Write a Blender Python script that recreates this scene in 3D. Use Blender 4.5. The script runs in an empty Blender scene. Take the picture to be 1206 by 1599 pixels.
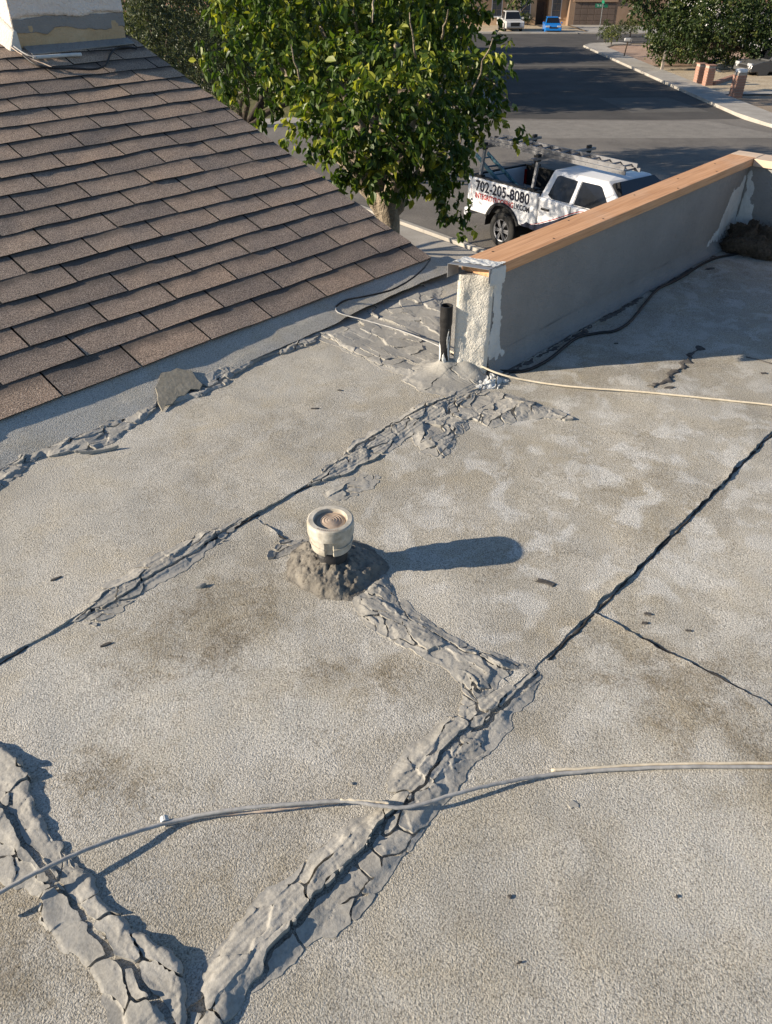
import bpy, bmesh, math, random
import numpy as np
from mathutils import Vector, Matrix

S = bpy.context.scene
COL = S.collection
rad = math.radians

# ---------------------------------------------------------------- camera
CAM_H = 1.45
PITCH = math.atan(890 / 1200)
F_PX = 1200.0
cam_d = bpy.data.cameras.new("camera")
cam_d.sensor_fit = 'VERTICAL'
cam_d.sensor_height = 24.0
cam_d.lens = 24.0 * F_PX / 1599.0
cam_d.clip_start = 0.05
cam_d.clip_end = 2000
cam = bpy.data.objects.new("camera", cam_d)
COL.objects.link(cam)
cam.location = (0, 0, CAM_H)
cam.rotation_euler = (math.pi / 2 - PITCH, 0, 0)
S.camera = cam

# ---------------------------------------------------------------- sky, sun, exposure
SUN_EL = rad(19.3)
SHADOW_AZ = rad(9.5)            # direction in which shadows fall, from +X towards +Y
world = bpy.data.worlds.new("World")
S.world = world
world.use_nodes = True
wn = world.node_tree
wn.nodes.clear()
wo = wn.nodes.new('ShaderNodeOutputWorld')
bg = wn.nodes.new('ShaderNodeBackground')
sky = wn.nodes.new('ShaderNodeTexSky')
sky.sky_type = 'NISHITA'
sky.sun_disc = False
sky.sun_elevation = SUN_EL
to_sun = Vector((-math.cos(SHADOW_AZ) * math.cos(SUN_EL), -math.sin(SHADOW_AZ) * math.cos(SUN_EL), math.sin(SUN_EL)))
sky.sun_rotation = math.atan2(to_sun.x, to_sun.y)
sky.altitude = 600
sky.air_density = 1.0
sky.dust_density = 0.4
sky.ozone_density = 3.0
bg.inputs[1].default_value = 0.080
wn.links.new(sky.outputs[0], bg.inputs[0])
wn.links.new(bg.outputs[0], wo.inputs[0])
sun_d = bpy.data.lights.new("sun", 'SUN')
sun_d.energy = 5.0
sun_d.angle = rad(0.53)
sun_d.color = (1.0, 0.875, 0.705)
sun = bpy.data.objects.new("sun", sun_d)
COL.objects.link(sun)
sun.location = (-30, -5, 30)
sun.rotation_euler = to_sun.to_track_quat('Z', 'Y').to_euler()
S.view_settings.view_transform = 'Standard'
S.view_settings.look = 'None'
S.view_settings.gamma = 1
S.view_settings.exposure = 0.90
S.view_settings.use_curve_mapping = False

# ---------------------------------------------------------------- frames of reference
UX = np.array([1377.0, 1494.0]); UX /= np.linalg.norm(UX)
WX = np.array([-UX[1], UX[0]])
ROOF_ROT = math.atan2(UX[1], UX[0])          # the roof's own axes (u along the seams, w across them)
GZ0, GSL, GY0 = -4.43, -0.0259, 19.0          # the street falls away gently


def gz(y):
    return GZ0 + GSL * (y - GY0)


def ray(px, py):
    a, v = px - 603.0, py - 799.5
    return a, F_PX * math.cos(PITCH) - v * math.sin(PITCH), -(F_PX * math.sin(PITCH) + v * math.cos(PITCH))


def at_z(px, py, z=0.0):
    r = ray(px, py); t = (z - CAM_H) / r[2]
    return Vector((r[0] * t, r[1] * t, z))


def at_y(px, py, y):
    r = ray(px, py); t = y / r[1]
    return Vector((r[0] * t, y, CAM_H + r[2] * t))


def at_g(px, py):
    r = ray(px, py)
    t = (GZ0 - GSL * GY0 - CAM_H) / (r[2] - GSL * r[1])
    return Vector((r[0] * t, r[1] * t, CAM_H + r[2] * t))


def uw(px, py, z=0.012):
    p = at_z(px, py, z)
    return float(p.x * UX[0] + p.y * UX[1]), float(p.x * WX[0] + p.y * WX[1])


# ---------------------------------------------------------------- noise
def _hash(ix, iy, seed):
    n = (ix * 374761393 + iy * 668265263 + seed * 1442695041) & 0xffffffff
    n = ((n ^ (n >> 13)) * 1274126177) & 0xffffffff
    return ((n ^ (n >> 16)) & 0xffff) / 65535.0


def vnoise(x, y, seed=0):
    x = np.asarray(x, float); y = np.asarray(y, float)
    ix = np.floor(x).astype(np.int64); iy = np.floor(y).astype(np.int64)
    fx = x - ix; fy = y - iy
    fx = fx * fx * fx * (fx * (fx * 6 - 15) + 10); fy = fy * fy * fy * (fy * (fy * 6 - 15) + 10)
    a = _hash(ix, iy, seed); b = _hash(ix + 1, iy, seed); c = _hash(ix, iy + 1, seed); d = _hash(ix + 1, iy + 1, seed)
    return (a * (1 - fx) + b * fx) * (1 - fy) + (c * (1 - fx) + d * fx) * fy


def fbm(x, y, octv=4, seed=0, gain=0.5):
    s = 0; a = 1; t = 0
    for o in range(octv):
        s = s + a * (vnoise(np.asarray(x) * 2 ** o + 17.3 * o, np.asarray(y) * 2 ** o - 9.1 * o, seed + o * 7) * 2 - 1)
        t += a; a *= gain
    return s / t * 1.6


def sstep(a, b, x):
    t = np.clip((x - a) / (b - a), 0, 1)
    return t * t * (3 - 2 * t)


# ---------------------------------------------------------------- object helpers
def tag(o, label=None, cat=None, group=None, kind=None):
    if label: o['label'] = label
    if cat: o['category'] = cat
    if group: o['group'] = group
    if kind: o['kind'] = kind
    return o


def link(o, parent=None):
    COL.objects.link(o)
    if parent is not None: o.parent = parent
    return o


def empty(name, loc=(0, 0, 0), rz=0.0, label=None, cat=None, group=None):
    o = bpy.data.objects.new(name, None)
    o.empty_display_size = 0.2
    link(o)
    o.location = loc; o.rotation_euler = (0, 0, rz)
    return tag(o, label, cat, group)


def mesh_obj(name, verts, faces, mat, parent=None, smooth=False, roof=False, loc=None):
    me = bpy.data.meshes.new(name)
    me.from_pydata([tuple(map(float, v)) for v in verts], [], [tuple(map(int, f)) for f in faces])
    me.update()
    if mat: me.materials.append(mat)
    if smooth: me.polygons.foreach_set('use_smooth', [True] * len(me.polygons))
    o = bpy.data.objects.new(name, me)
    link(o, parent)
    if roof: o.rotation_euler = (0, 0, ROOF_ROT)
    if loc is not None: o.location = loc
    return o


def fast_mesh(name, V, Q, mat, smooth=True):
    """V (n,3) array, Q (m,k) int array with k = 3 or 4"""
    V = np.ascontiguousarray(V, np.float32); Q = np.ascontiguousarray(Q, np.int32)
    me = bpy.data.meshes.new(name)
    k = Q.shape[1]
    me.vertices.add(len(V)); me.vertices.foreach_set('co', V.ravel())
    me.loops.add(Q.size); me.loops.foreach_set('vertex_index', Q.ravel())
    me.polygons.add(len(Q)); me.polygons.foreach_set('loop_start', np.arange(0, Q.size, k, dtype=np.int32))
    me.polygons.foreach_set('loop_total', np.full(len(Q), k, np.int32))
    me.polygons.foreach_set('use_smooth', np.full(len(Q), smooth, bool))
    me.update(calc_edges=True)
    if mat: me.materials.append(mat)
    return me


class MB:
    """collects shapes into one mesh"""
    def __init__(s): s.v = []; s.f = []

    def add(s, vs, fs):
        n = len(s.v); s.v += [tuple(v) for v in vs]; s.f += [tuple(i + n for i in f) for f in fs]; return s

    def box(s, x0, x1, y0, y1, z0, z1):
        vs = [(x0, y0, z0), (x1, y0, z0), (x1, y1, z0), (x0, y1, z0), (x0, y0, z1), (x1, y0, z1), (x1, y1, z1), (x0, y1, z1)]
        return s.add(vs, [(3, 2, 1, 0), (4, 5, 6, 7), (0, 1, 5, 4), (1, 2, 6, 5), (2, 3, 7, 6), (3, 0, 4, 7)])

    def hexa(s, vs):
        return s.add(vs, [(3, 2, 1, 0), (4, 5, 6, 7), (0, 1, 5, 4), (1, 2, 6, 5), (2, 3, 7, 6), (3, 0, 4, 7)])

    def bar(s, p, q, r, n=8, r2=None, caps=True):
        p = Vector(p); q = Vector(q); d = (q - p)
        if d.length < 1e-6: return s
        d.normalize(); a = d.orthogonal().normalized(); b = d.cross(a); r2 = r if r2 is None else r2
        vs = []
        for c, rr in ((p, r), (q, r2)):
            for i in range(n):
                t = 2 * math.pi * i / n
                vs.append(c + a * (math.cos(t) * rr) + b * (math.sin(t) * rr))
        fs = [(i, (i + 1) % n, n + (i + 1) % n, n + i) for i in range(n)]
        if caps: fs += [tuple(range(n))[::-1], tuple(range(n, 2 * n))]
        return s.add(vs, fs)

    def beam(s, p, q, wd, ht, up=(0, 0, 1)):
        p = Vector(p); q = Vector(q); d = (q - p).normalized(); side = d.cross(Vector(up)).normalized(); u = side.cross(d)
        vs = []
        for c in (p, q):
            for a, b in ((-1, -1), (1, -1), (1, 1), (-1, 1)):
                vs.append(c + side * (a * wd / 2) + u * (b * ht / 2))
        return s.add(vs, [(3, 2, 1, 0), (4, 5, 6, 7), (0, 1, 5, 4), (1, 2, 6, 5), (2, 3, 7, 6), (3, 0, 4, 7)])

    def lathe(s, prof, n=24, c=(0, 0, 0), axis='z', closed=False):
        vs = []; fs = []
        m = len(prof)
        for i in range(n):
            t = 2 * math.pi * i / n
            for r, z in prof:
                if axis == 'z': vs.append((c[0] + r * math.cos(t), c[1] + r * math.sin(t), c[2] + z))
                elif axis == 'y': vs.append((c[0] + r * math.cos(t), c[1] + z, c[2] + r * math.sin(t)))
        for i in range(n):
            j = (i + 1) % n
            for k in range(m - 1 + (1 if closed else 0)):
                k2 = (k + 1) % m
                fs.append((i * m + k, j * m + k, j * m + k2, i * m + k2))
        return s.add(vs, fs)

    def tube(s, pts, r, n=8, caps=True):
        pts = [Vector(p) for p in pts]; N = len(pts); vs = []; fs = []
        a = None
        for i, p in enumerate(pts):
            d = (pts[min(i + 1, N - 1)] - pts[max(i - 1, 0)]).normalized()
            if a is None: a = d.orthogonal().normalized()
            a = (a - d * a.dot(d)).normalized(); b = d.cross(a)
            rr = r[i] if hasattr(r, '__len__') else r
            for k in range(n):
                t = 2 * math.pi * k / n
                vs.append(p + a * (math.cos(t) * rr) + b * (math.sin(t) * rr))
        for i in range(N - 1):
            for k in range(n):
                fs.append((i * n + k, i * n + (k + 1) % n, (i + 1) * n + (k + 1) % n, (i + 1) * n + k))
        if caps: fs += [tuple(range(n))[::-1], tuple(range((N - 1) * n, N * n))]
        return s.add(vs, fs)

    def prism(s, poly, y0, y1):
        """polygon in x,z extruded along y"""
        n = len(poly)
        vs = [(x, y0, z) for x, z in poly] + [(x, y1, z) for x, z in poly]
        fs = [tuple(range(n)), tuple(range(2 * n - 1, n - 1, -1))] + [(i, n + i, n + (i + 1) % n, (i + 1) % n) for i in range(n)]
        return s.add(vs, fs)

    def build(s, name, mat, parent=None, smooth=False, roof=False, bevel=0, loc=None, rot=None):
        o = mesh_obj(name, s.v, s.f, mat, parent, smooth, roof, loc)
        if rot is not None: o.rotation_euler = rot
        bm = bmesh.new(); bm.from_mesh(o.data); bmesh.ops.recalc_face_normals(bm, faces=bm.faces[:]); bm.to_mesh(o.data); bm.free()
        if bevel:
            m = o.modifiers.new('bevel', 'BEVEL'); m.width = bevel; m.segments = 2; m.limit_method = 'ANGLE'; m.angle_limit = rad(35)
        return o


def catmull(pts, n=8):
    P = [Vector(p) for p in pts]; P = [P[0] * 2 - P[1]] + P + [P[-1] * 2 - P[-2]]
    out = []
    for i in range(1, len(P) - 2):
        for k in range(n):
            t = k / n; a, b, c, d = P[i - 1:i + 3]
            out.append(0.5 * ((2 * b) + (c - a) * t + (2 * a - 5 * b + 4 * c - d) * t * t + (3 * b - a - 3 * c + d) * t ** 3))
    out.append(P[-2])
    return out


# ---------------------------------------------------------------- materials
class NT:
    def __init__(s, name):
        s.m = bpy.data.materials.new(name); s.m.use_nodes = True
        s.t = s.m.node_tree; s.t.nodes.clear()
        s.out = s.t.nodes.new('ShaderNodeOutputMaterial')
        s.p = s.t.nodes.new('ShaderNodeBsdfPrincipled')
        s.l(s.p.outputs[0], s.out.inputs[0])
        s.co = s.t.nodes.new('ShaderNodeTexCoord').outputs['Object']

    def l(s, a, b): s.t.links.new(a, b)

    def scale(s, v, co=None):
        n = s.t.nodes.new('ShaderNodeMapping'); n.inputs['Scale'].default_value = v
        s.l(co or s.co, n.inputs[0]); return n.outputs[0]

    def noise(s, sc, det=3, rough=.55, co=None, dist=0, col=False):
        n = s.t.nodes.new('ShaderNodeTexNoise'); n.inputs['Scale'].default_value = sc; n.inputs['Detail'].default_value = det
        n.inputs['Roughness'].default_value = rough; n.inputs['Distortion'].default_value = dist
        s.l(co or s.co, n.inputs['Vector']); return n.outputs['Color' if col else 'Fac']

    def voro(s, sc, co=None, feat='F1', out='Distance', rnd=1):
        n = s.t.nodes.new('ShaderNodeTexVoronoi'); n.feature = feat; n.inputs['Scale'].default_value = sc
        n.inputs['Randomness'].default_value = rnd
        s.l(co or s.co, n.inputs['Vector']); return n.outputs[out]

    def ramp(s, fac, stops):
        n = s.t.nodes.new('ShaderNodeValToRGB'); s.l(fac, n.inputs[0])
        e = n.color_ramp.elements
        while len(e) < len(stops): e.new(0.5)
        for i, (p, c) in enumerate(stops):
            e[i].position = p; e[i].color = (c, c, c, 1) if not hasattr(c, '__len__') else (*c, 1)
        return n.outputs[0]

    def mix(s, fac, a, b, mode='MIX'):
        n = s.t.nodes.new('ShaderNodeMix'); n.data_type = 'RGBA'; n.blend_type = mode
        for v, i in ((fac, 0), (a, 6), (b, 7)):
            if hasattr(v, 'is_linked'): s.l(v, n.inputs[i])
            elif i == 0: n.inputs[0].default_value = v
            else: n.inputs[i].default_value = (*v, 1)
        return n.outputs[2]

    def math(s, op, a, b=0.0, clamp=False):
        n = s.t.nodes.new('ShaderNodeMath'); n.operation = op; n.use_clamp = clamp
        for v, i in ((a, 0), (b, 1)):
            if hasattr(v, 'is_linked'): s.l(v, n.inputs[i])
            else: n.inputs[i].default_value = v
        return n.outputs[0]

    def attr(s, name, out='Color'):
        n = s.t.nodes.new('ShaderNodeAttribute'); n.attribute_name = name; return n.outputs[out]

    def sep(s, c):
        n = s.t.nodes.new('ShaderNodeSeparateColor'); s.l(c, n.inputs[0]); return n.outputs

    def bump(s, h, strength, dist, normal=None):
        n = s.t.nodes.new('ShaderNodeBump'); n.inputs['Strength'].default_value = strength; n.inputs['Distance'].default_value = dist
        s.l(h, n.inputs['Height'])
        if normal: s.l(normal, n.inputs['Normal'])
        return n.outputs[0]

    def fin(s, col=None, rough=None, normal=None, metal=None, spec=None):
        for v, k in ((col, 'Base Color'), (rough, 'Roughness'), (normal, 'Normal'), (metal, 'Metallic'), (spec, 'Specular IOR Level')):
            if v is None: continue
            i = s.p.inputs[k]
            if hasattr(v, 'is_linked'): s.l(v, i)
            elif hasattr(v, '__len__'): i.default_value = (*v, 1)
            else: i.default_value = v
        return s.m


def rough_mat(name, c1, c2, sc=8, det=5, rough=.85, bsc=80, bstr=.4, bdist=.004, speck=0.0, spsc=200, spec=.3):
    n = NT(name)
    c = n.mix(n.ramp(n.noise(sc, det, .6), [(.32, 0.), (.68, 1.)]), c1, c2)
    if speck:
        c = n.mix(speck, c, n.ramp(n.noise(spsc, 2, .5), [(.35, 0.25), (.65, 1.0)]), 'MULTIPLY')
    nb = n.bump(n.noise(bsc, 4, .6), bstr, bdist) if bstr else None
    return n.fin(c, rough, nb, spec=spec)


def flat_mat(name, c, rough=.5, metal=0.0, var=.12, spec=.4, sc=6):
    n = NT(name)
    d = tuple(x * (1 - var * 2) for x in c)
    col = n.mix(n.ramp(n.noise(sc, 4, .6), [(.3, 0.), (.7, 1.)]), d, c)
    return n.fin(col, rough, None, metal, spec)


MAT = {}
# ---------------------------------------------------------------- roof materials
def make_coating():
    n = NT('grey_granule_coating')
    rgb = n.sep(n.attr('wear'))
    gran = n.noise(230, 4, .62)
    fine = n.voro(330)
    big = n.noise(2.6, 6, .6)
    med = n.noise(14, 5, .65)
    base = n.mix(n.ramp(big, [(.35, 0.), (.65, 1.)]), (.365, .343, .297), (.465, .445, .398))
    base = n.mix(n.math('MULTIPLY', rgb[1], .85), base, (.62, .60, .55))
    # brown dirt caught between the granules
    dirtm = n.math('ADD', n.math('MULTIPLY', rgb[0], .62), n.math('MULTIPLY', n.math('SUBTRACT', n.noise(8, 7, .72, None, 1.6), .5), 1.25))
    dirtm = n.math('ADD', dirtm, n.math('MULTIPLY', n.math('SUBTRACT', n.noise(110, 4, .7), .5), 1.5))
    dirtf = n.ramp(dirtm, [(.22, 0.), (.85, .85)])
    col = n.mix(dirtf, base, (.17, .135, .085))
    tint = n.ramp(n.noise(4.5, 5, .65, None, .8), [(.45, 0.), (.72, .5)])
    col = n.mix(tint, col, (.43, .37, .26))
    blot = n.ramp(n.noise(8.5, 4, .55, None, .4), [(.50, 0.), (.62, 1.)])
    col = n.mix(n.math('MULTIPLY', rgb[2], .30), col, (.36, .315, .235))
    col = n.mix(n.math('MULTIPLY', blot, n.math('MULTIPLY', rgb[2], .85)), col, (.60, .585, .545))
    sp = n.noise(270, 3, .7)
    col = n.mix(.72, col, n.ramp(sp, [(.36, (.22, .205, .18)), (.50, (.95, .94, .92)), (.64, (1.32, 1.30, 1.27))]), 'MULTIPLY')
    h = n.math('SUBTRACT', gran, n.math('MULTIPLY', fine, .30))
    return n.fin(col, .92, n.bump(h, .85, .0033), spec=.2)


def make_mastic():
    n = NT('grey_roof_sealant')
    c = n.mix(n.ramp(n.noise(9, 5, .6), [(.3, 0.), (.7, 1.)]), (.305, .288, .252), (.415, .394, .35))
    c = n.mix(n.ramp(n.noise(45, 5, .7), [(.52, 0.), (.8, .5)]), c, (.27, .24, .195))
    c = n.mix(.35, c, n.ramp(n.noise(190, 3, .6), [(.35, .5), (.62, 1.12)]), 'MULTIPLY')
    wrp = n.t.nodes.new('ShaderNodeVectorMath'); wrp.operation = 'MULTIPLY_ADD'
    n.l(n.noise(30, 3, .6, None, 0, True), wrp.inputs[0]); wrp.inputs[1].default_value = (.022, .022, .022); n.l(n.co, wrp.inputs[2])
    crk = n.ramp(n.voro(46, wrp.outputs[0], 'DISTANCE_TO_EDGE'), [(.0, 0.), (.07, 1.)])
    pl = n.voro(46, wrp.outputs[0], 'F1', 'Color')
    h = n.math('ADD', n.noise(40, 4, .6), n.math('MULTIPLY', n.noise(300, 2, .5), .18))
    h = n.math('ADD', h, n.math('MULTIPLY', crk, .07))
    h = n.math('ADD', h, n.math('MULTIPLY', n.sep(pl)[0], .16))
    return n.fin(c, .82, n.bump(h, .32, .004), spec=.22)


def make_cone_mastic():
    n = NT('dark_flashing_sealant')
    c = n.mix(n.ramp(n.noise(16, 5, .65), [(.3, 0.), (.7, 1.)]), (.12, .107, .088), (.27, .245, .205))
    c = n.mix(n.ramp(n.noise(70, 5, .7), [(.54, 0.), (.7, .8)]), c, (.05, .04, .032))
    return n.fin(c, .8, n.bump(n.noise(85, 5, .7), .6, .007), spec=.25)


def make_shingle():
    n = NT('weathered_shingle_granules')
    oi = n.t.nodes.new('ShaderNodeObjectInfo').outputs['Random']
    gran = n.noise(240, 3, .65)
    c = n.ramp(gran, [(.34, (.09, .078, .068)), (.46, (.25, .19, .145)), (.56, (.46, .355, .275)), (.68, (.71, .60, .48))])
    tone = n.ramp(oi, [(0., (.72, .72, .73)), (.5, (.98, .96, .94)), (1., (1.16, 1.07, .98))])
    c = n.mix(1.0, c, tone, 'MULTIPLY')
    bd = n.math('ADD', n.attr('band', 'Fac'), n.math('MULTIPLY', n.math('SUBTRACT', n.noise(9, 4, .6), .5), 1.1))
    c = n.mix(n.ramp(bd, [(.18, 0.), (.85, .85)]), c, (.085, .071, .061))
    return n.fin(c, .9, n.bump(gran, .8, .004), spec=.2)


def make_wood():
    n = NT('bare_pine_board')
    co = n.scale((.9, 14, 14))
    g = n.noise(2.2, 6, .6, co, 1.2)
    ring = n.noise(9, 3, .5, n.scale((.5, 20, 20)))
    c = n.mix(n.ramp(g, [(.3, 0.), (.7, 1.)]), (.52, .27, .13), (.68, .39, .215))
    c = n.mix(n.ramp(ring, [(.47, 0.), (.72, .6)]), c, (.33, .16, .08))
    c = n.mix(n.ramp(n.noise(3.5, 4, .6), [(.5, 0.), (.8, .35)]), c, (.60, .45, .34))
    return n.fin(c, .75, n.bump(g, .25, .003), spec=.25)


def make_stucco(name, c1, c2, bs=150, st=.6, d=.006):
    n = NT(name)
    c = n.mix(n.ramp(n.noise(4, 6, .65), [(.3, 0.), (.7, 1.)]), c1, c2)
    c = n.mix(n.ramp(n.noise(22, 6, .7), [(.55, 0.), (.8, .4)]), c, tuple(x * .6 for x in c1))
    h = n.math('ADD', n.noise(bs, 4, .6), n.math('MULTIPLY', n.noise(bs * .35, 3, .6), 1.4))
    return n.fin(c, .9, n.bump(h, min(1, st * 1.3), d * 1.4), spec=.2)


MAT['coating'] = make_coating()
MAT['mastic'] = make_mastic()
MAT['cone'] = make_cone_mastic()
MAT['shingle'] = make_shingle()
MAT['wood'] = make_wood()
MAT['felt'] = rough_mat('black_asphalt_felt', (.018, .017, .016), (.05, .046, .042), 20, 5, .85, 150, .5, .005)
MAT['deck'] = rough_mat('dark_shingle_mat', (.02, .018, .017), (.05, .045, .04), 30, 4, .9, 200, .3, .003)
MAT['cant'] = MAT['coating']
MAT['stucco_grey'] = make_stucco('grey_painted_stucco', (.25, .24, .225), (.31, .295, .275), 130)
MAT['stucco_cream'] = make_stucco('cream_raw_stucco', (.58, .54, .46), (.74, .70, .62), 150, .55, .005)
MAT['white_seal'] = make_stucco('white_brushed_sealant', (.50, .50, .48), (.66, .66, .63), 60, .5)
MAT['stucco_chim'] = make_stucco('beige_chimney_stucco', (.78, .67, .58), (.86, .76, .67), 60, .8, .010)
MAT['stucco_chim2'] = make_stucco('ochre_base_stucco', (.42, .30, .17), (.55, .42, .27), 40, .6, .01)
MAT['blackpaint'] = rough_mat('black_peeling_paint', (.012, .011, .011), (.03, .028, .027), 30, 4, .45, 60, .4, .004)
MAT['galv'] = flat_mat('galvanized_sheet', (.42, .42, .42), .5, .6, .15)
MAT['pvc'] = rough_mat('aged_cream_plastic', (.40, .355, .275), (.63, .585, .50), 24, 7, .6, 120, .2, .002, .35, 60)
MAT['pvc_dirty'] = rough_mat('dusty_tan_plastic', (.34, .25, .18), (.50, .40, .31), 40, 5, .7, 120, .2, .002)
MAT['cable_grey'] = rough_mat('grey_cable_jacket', (.28, .27, .255), (.42, .41, .39), 60, 5, .65, 300, .2, .001)
MAT['cable_black'] = rough_mat('black_cable_jacket', (.010, .010, .011), (.022, .022, .024), 60, 4, .5, 300, .2, .001)
MAT['cable_cream'] = rough_mat('cream_cable_jacket', (.55, .47, .34), (.70, .62, .48), 60, 4, .6, 300, .2, .001)
MAT['cable_pink'] = rough_mat('faded_tan_cable_jacket', (.42, .30, .22), (.60, .50, .40), 60, 4, .6, 300, .2, .001)
MAT['chip'] = rough_mat('dark_roof_chip', (.05, .045, .04), (.12, .11, .10), 40, 4, .85, 150, .4, .004)
MAT['olive_chip'] = rough_mat('olive_slate_chip', (.24, .215, .165), (.32, .29, .23), 30, 6, .9, 60, .3, .006, .25, 150)
MAT['debris'] = rough_mat('brown_matted_debris', (.05, .035, .022), (.15, .11, .075), 60, 5, .95, 90, .9, .02)
MAT['brown_wall'] = make_stucco('tan_house_stucco', (.42, .33, .24), (.50, .40, .30), 60)
# ---------------------------------------------------------------- flat roof: deck and overlapping roll sheets
def und(u, w):
    return .006 * fbm(u * 1.1, w * 1.1, 2, 3) + .0022 * fbm(u * 5, w * 5, 3, 8)


SHEETS = [  # u0, u1, w0, w1, level ; later ones lie on top
    (1.40, 4.93, -1.3, .72, .000),
    (-.9, 1.483, -1.3, .72, .0035),
    (1.05, 4.93, .612, 1.70, .0060),
    (.10, 1.125, .612, 1.70, .0085),
    (-.9, .165, .612, 1.70, .0110),
    (2.24, 3.36, 1.605, 2.66, .0105),
    (-.9, 2.285, 1.605, 2.50, .0135),
]


def surf(u, w):
    u = np.asarray(u, float); w = np.asarray(w, float)
    z = np.full(np.broadcast(u, w).shape, -.004)
    for a, b, c, d, l in SHEETS:
        z = np.where((u >= a) & (u <= b) & (w >= c) & (w <= d), np.maximum(z, l), z)
    return z + und(u, w)


DIRT = [(330, 950, .20, 1.), (250, 1010, .16, .6), (610, 1050, .13, 1.), (560, 1010, .09, .7), (130, 1200, .14, .8), (90, 1190, .1, .6),
        (60, 1460, .12, 1.), (20, 1500, .12, .8), (230, 1215, .12, .5), (960, 1010, .15, .7), (1060, 1060, .15, .8), (1150, 1140, .15, .8),
        (850, 850, .15, .55), (800, 700, .25, .5), (950, 760, .25, .55), (700, 780, .2, .5), (1040, 840, .2, .6), (1120, 780, .2, .6),
        (1000, 700, .2, .5), (380, 660, .25, .5), (280, 760, .22, .5), (470, 690, .2, .5), (190, 830, .2, .35), (1000, 590, .2, .6),
        (1060, 560, .15, .7), (900, 590, .2, .4), (470, 1150, .2, .3), (380, 1350, .15, .45), (280, 1400, .12, .35), (1100, 420, .5, .8),
        (950, 480, .4, .6), (850, 530, .3, .5), (750, 900, .15, .4), (860, 960, .12, .5), (450, 820, .1, .5), (560, 800, .1, .5),
        (1180, 1200, .2, .5), (640, 1380, .12, .2), (1000, 1500, .25, .12), (780, 1480, .12, .2)]
PALE = [(620, 950, .2, .6), (700, 850, .15, .5), (1000, 660, .2, .8), (880, 760, .16, .8), (960, 720, .14, .7), (850, 690, .15, .6), (1080, 850, .22, .8),
        (1150, 900, .2, .7), (930, 860, .16, .6), (60, 1160, .25, .6), (300, 1150, .25, .5), (500, 1080, .2, .5), (200, 700, .25, .5),
        (1010, 1110, .12, .8), (1150, 1380, .15, .7), (1100, 1230, .2, .4), (60, 900, .25, .4), (760, 780, .16, .5), (1150, 720, .2, .7), (740, 1000, .1, .5)]


def wear(u, w):
    d = np.zeros_like(u); p = np.zeros_like(u)
    for L, A in ((DIRT, d), (PALE, p)):
        for px, py, r, a in L:
            cu, cw = uw(px, py)
            nx = (u - cu) + .10 * fbm(u * 7, w * 7, 3, 21); ny = (w - cw) + .10 * fbm(u * 7 + 40, w * 7, 3, 22)
            A += a * np.exp(-(nx * nx + ny * ny) / (r * r) * 1.0)
    return np.clip(d * .8, 0, 1), np.clip(p, 0, 1)


def mot(u, w):
    """how blotchy the coating is"""
    cu, cw = uw(950, 740)
    return np.clip(.15 + .95 * np.exp(-(((u - cu) / 1.1) ** 2 + ((w - cw) / .75) ** 2)) + .4 * sstep(3, 4, u), 0, 1)


deckb = MB()
deckb.box(-1.0, 4.95, -1.32, 1.72, -.25, -.012)
deckb.box(-1.0, 3.38, 1.7205, 2.72, -.25, -.0125)
flat_roof = deckb.build('flat_roof', MAT['felt'], roof=True)
tag(flat_roof, 'flat roof of grey coated roll roofing with cracked seams', None, None, 'structure')

for si, (u0, u1, w0, w1, lev) in enumerate(SHEETS):
    step = .011
    nu = int((u1 - u0) / step) + 1; nw = int((w1 - w0) / step) + 1
    uu, ww = np.meshgrid(np.linspace(0, 1, nu), np.linspace(0, 1, nw), indexing='ij')
    U = u0 + (u1 - u0) * uu; W = w0 + (w1 - w0) * ww
    rg = lambda a, b, sd: .006 * fbm(a * 9, b * 9, 4, sd) + .004 * fbm(a * 45, b * 45, 3, sd + 1)
    W = W + (1 - ww) ** 8 * rg(U, U * 0 + w0, 31 + si)
    U = U + (uu ** 8) * rg(U * 0 + u1, W, 61 + si)
    d_edge = np.minimum(W - W[:, :1], U[-1:, :] - U)
    curl = .0035 * np.exp(-d_edge / .016) * (.35 + 1.1 * np.clip(fbm(U * 14, W * 14, 3, 91 + si), -.4, 1))
    Z = lev + und(U, W) + curl
    V = np.stack([U, W, Z], -1).reshape(-1, 3)
    idx = np.arange(nu * nw).reshape(nu, nw)
    Q = np.stack([idx[:-1, :-1], idx[1:, :-1], idx[1:, 1:], idx[:-1, 1:]], -1).reshape(-1, 4)
    ring = np.concatenate([idx[:, 0], idx[-1, 1:], idx[-2::-1, -1], idx[0, -2:0:-1]])
    low = V[ring].copy(); low[:, 2] = lev - .006 + und(low[:, 0], low[:, 1])
    nb = len(V); r1 = np.arange(len(ring)) + nb; r2 = r1 + len(ring)
    Q = np.concatenate([Q, np.stack([r1, r2, np.roll(r2, -1), np.roll(r1, -1)], -1)])
    V = np.concatenate([V, V[ring], low])
    me = fast_mesh('roofing_sheet', V, Q, MAT['coating'])
    d, p = wear(V[:, 0], V[:, 1])
    at = me.attributes.new('wear', 'FLOAT_COLOR', 'POINT')
    at.data.foreach_set('color', np.stack([d, p, mot(V[:, 0], V[:, 1]), d * 0 + 1], -1).astype(np.float32).ravel())
    o = bpy.data.objects.new('roofing_sheet', me); link(o, flat_roof)


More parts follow.
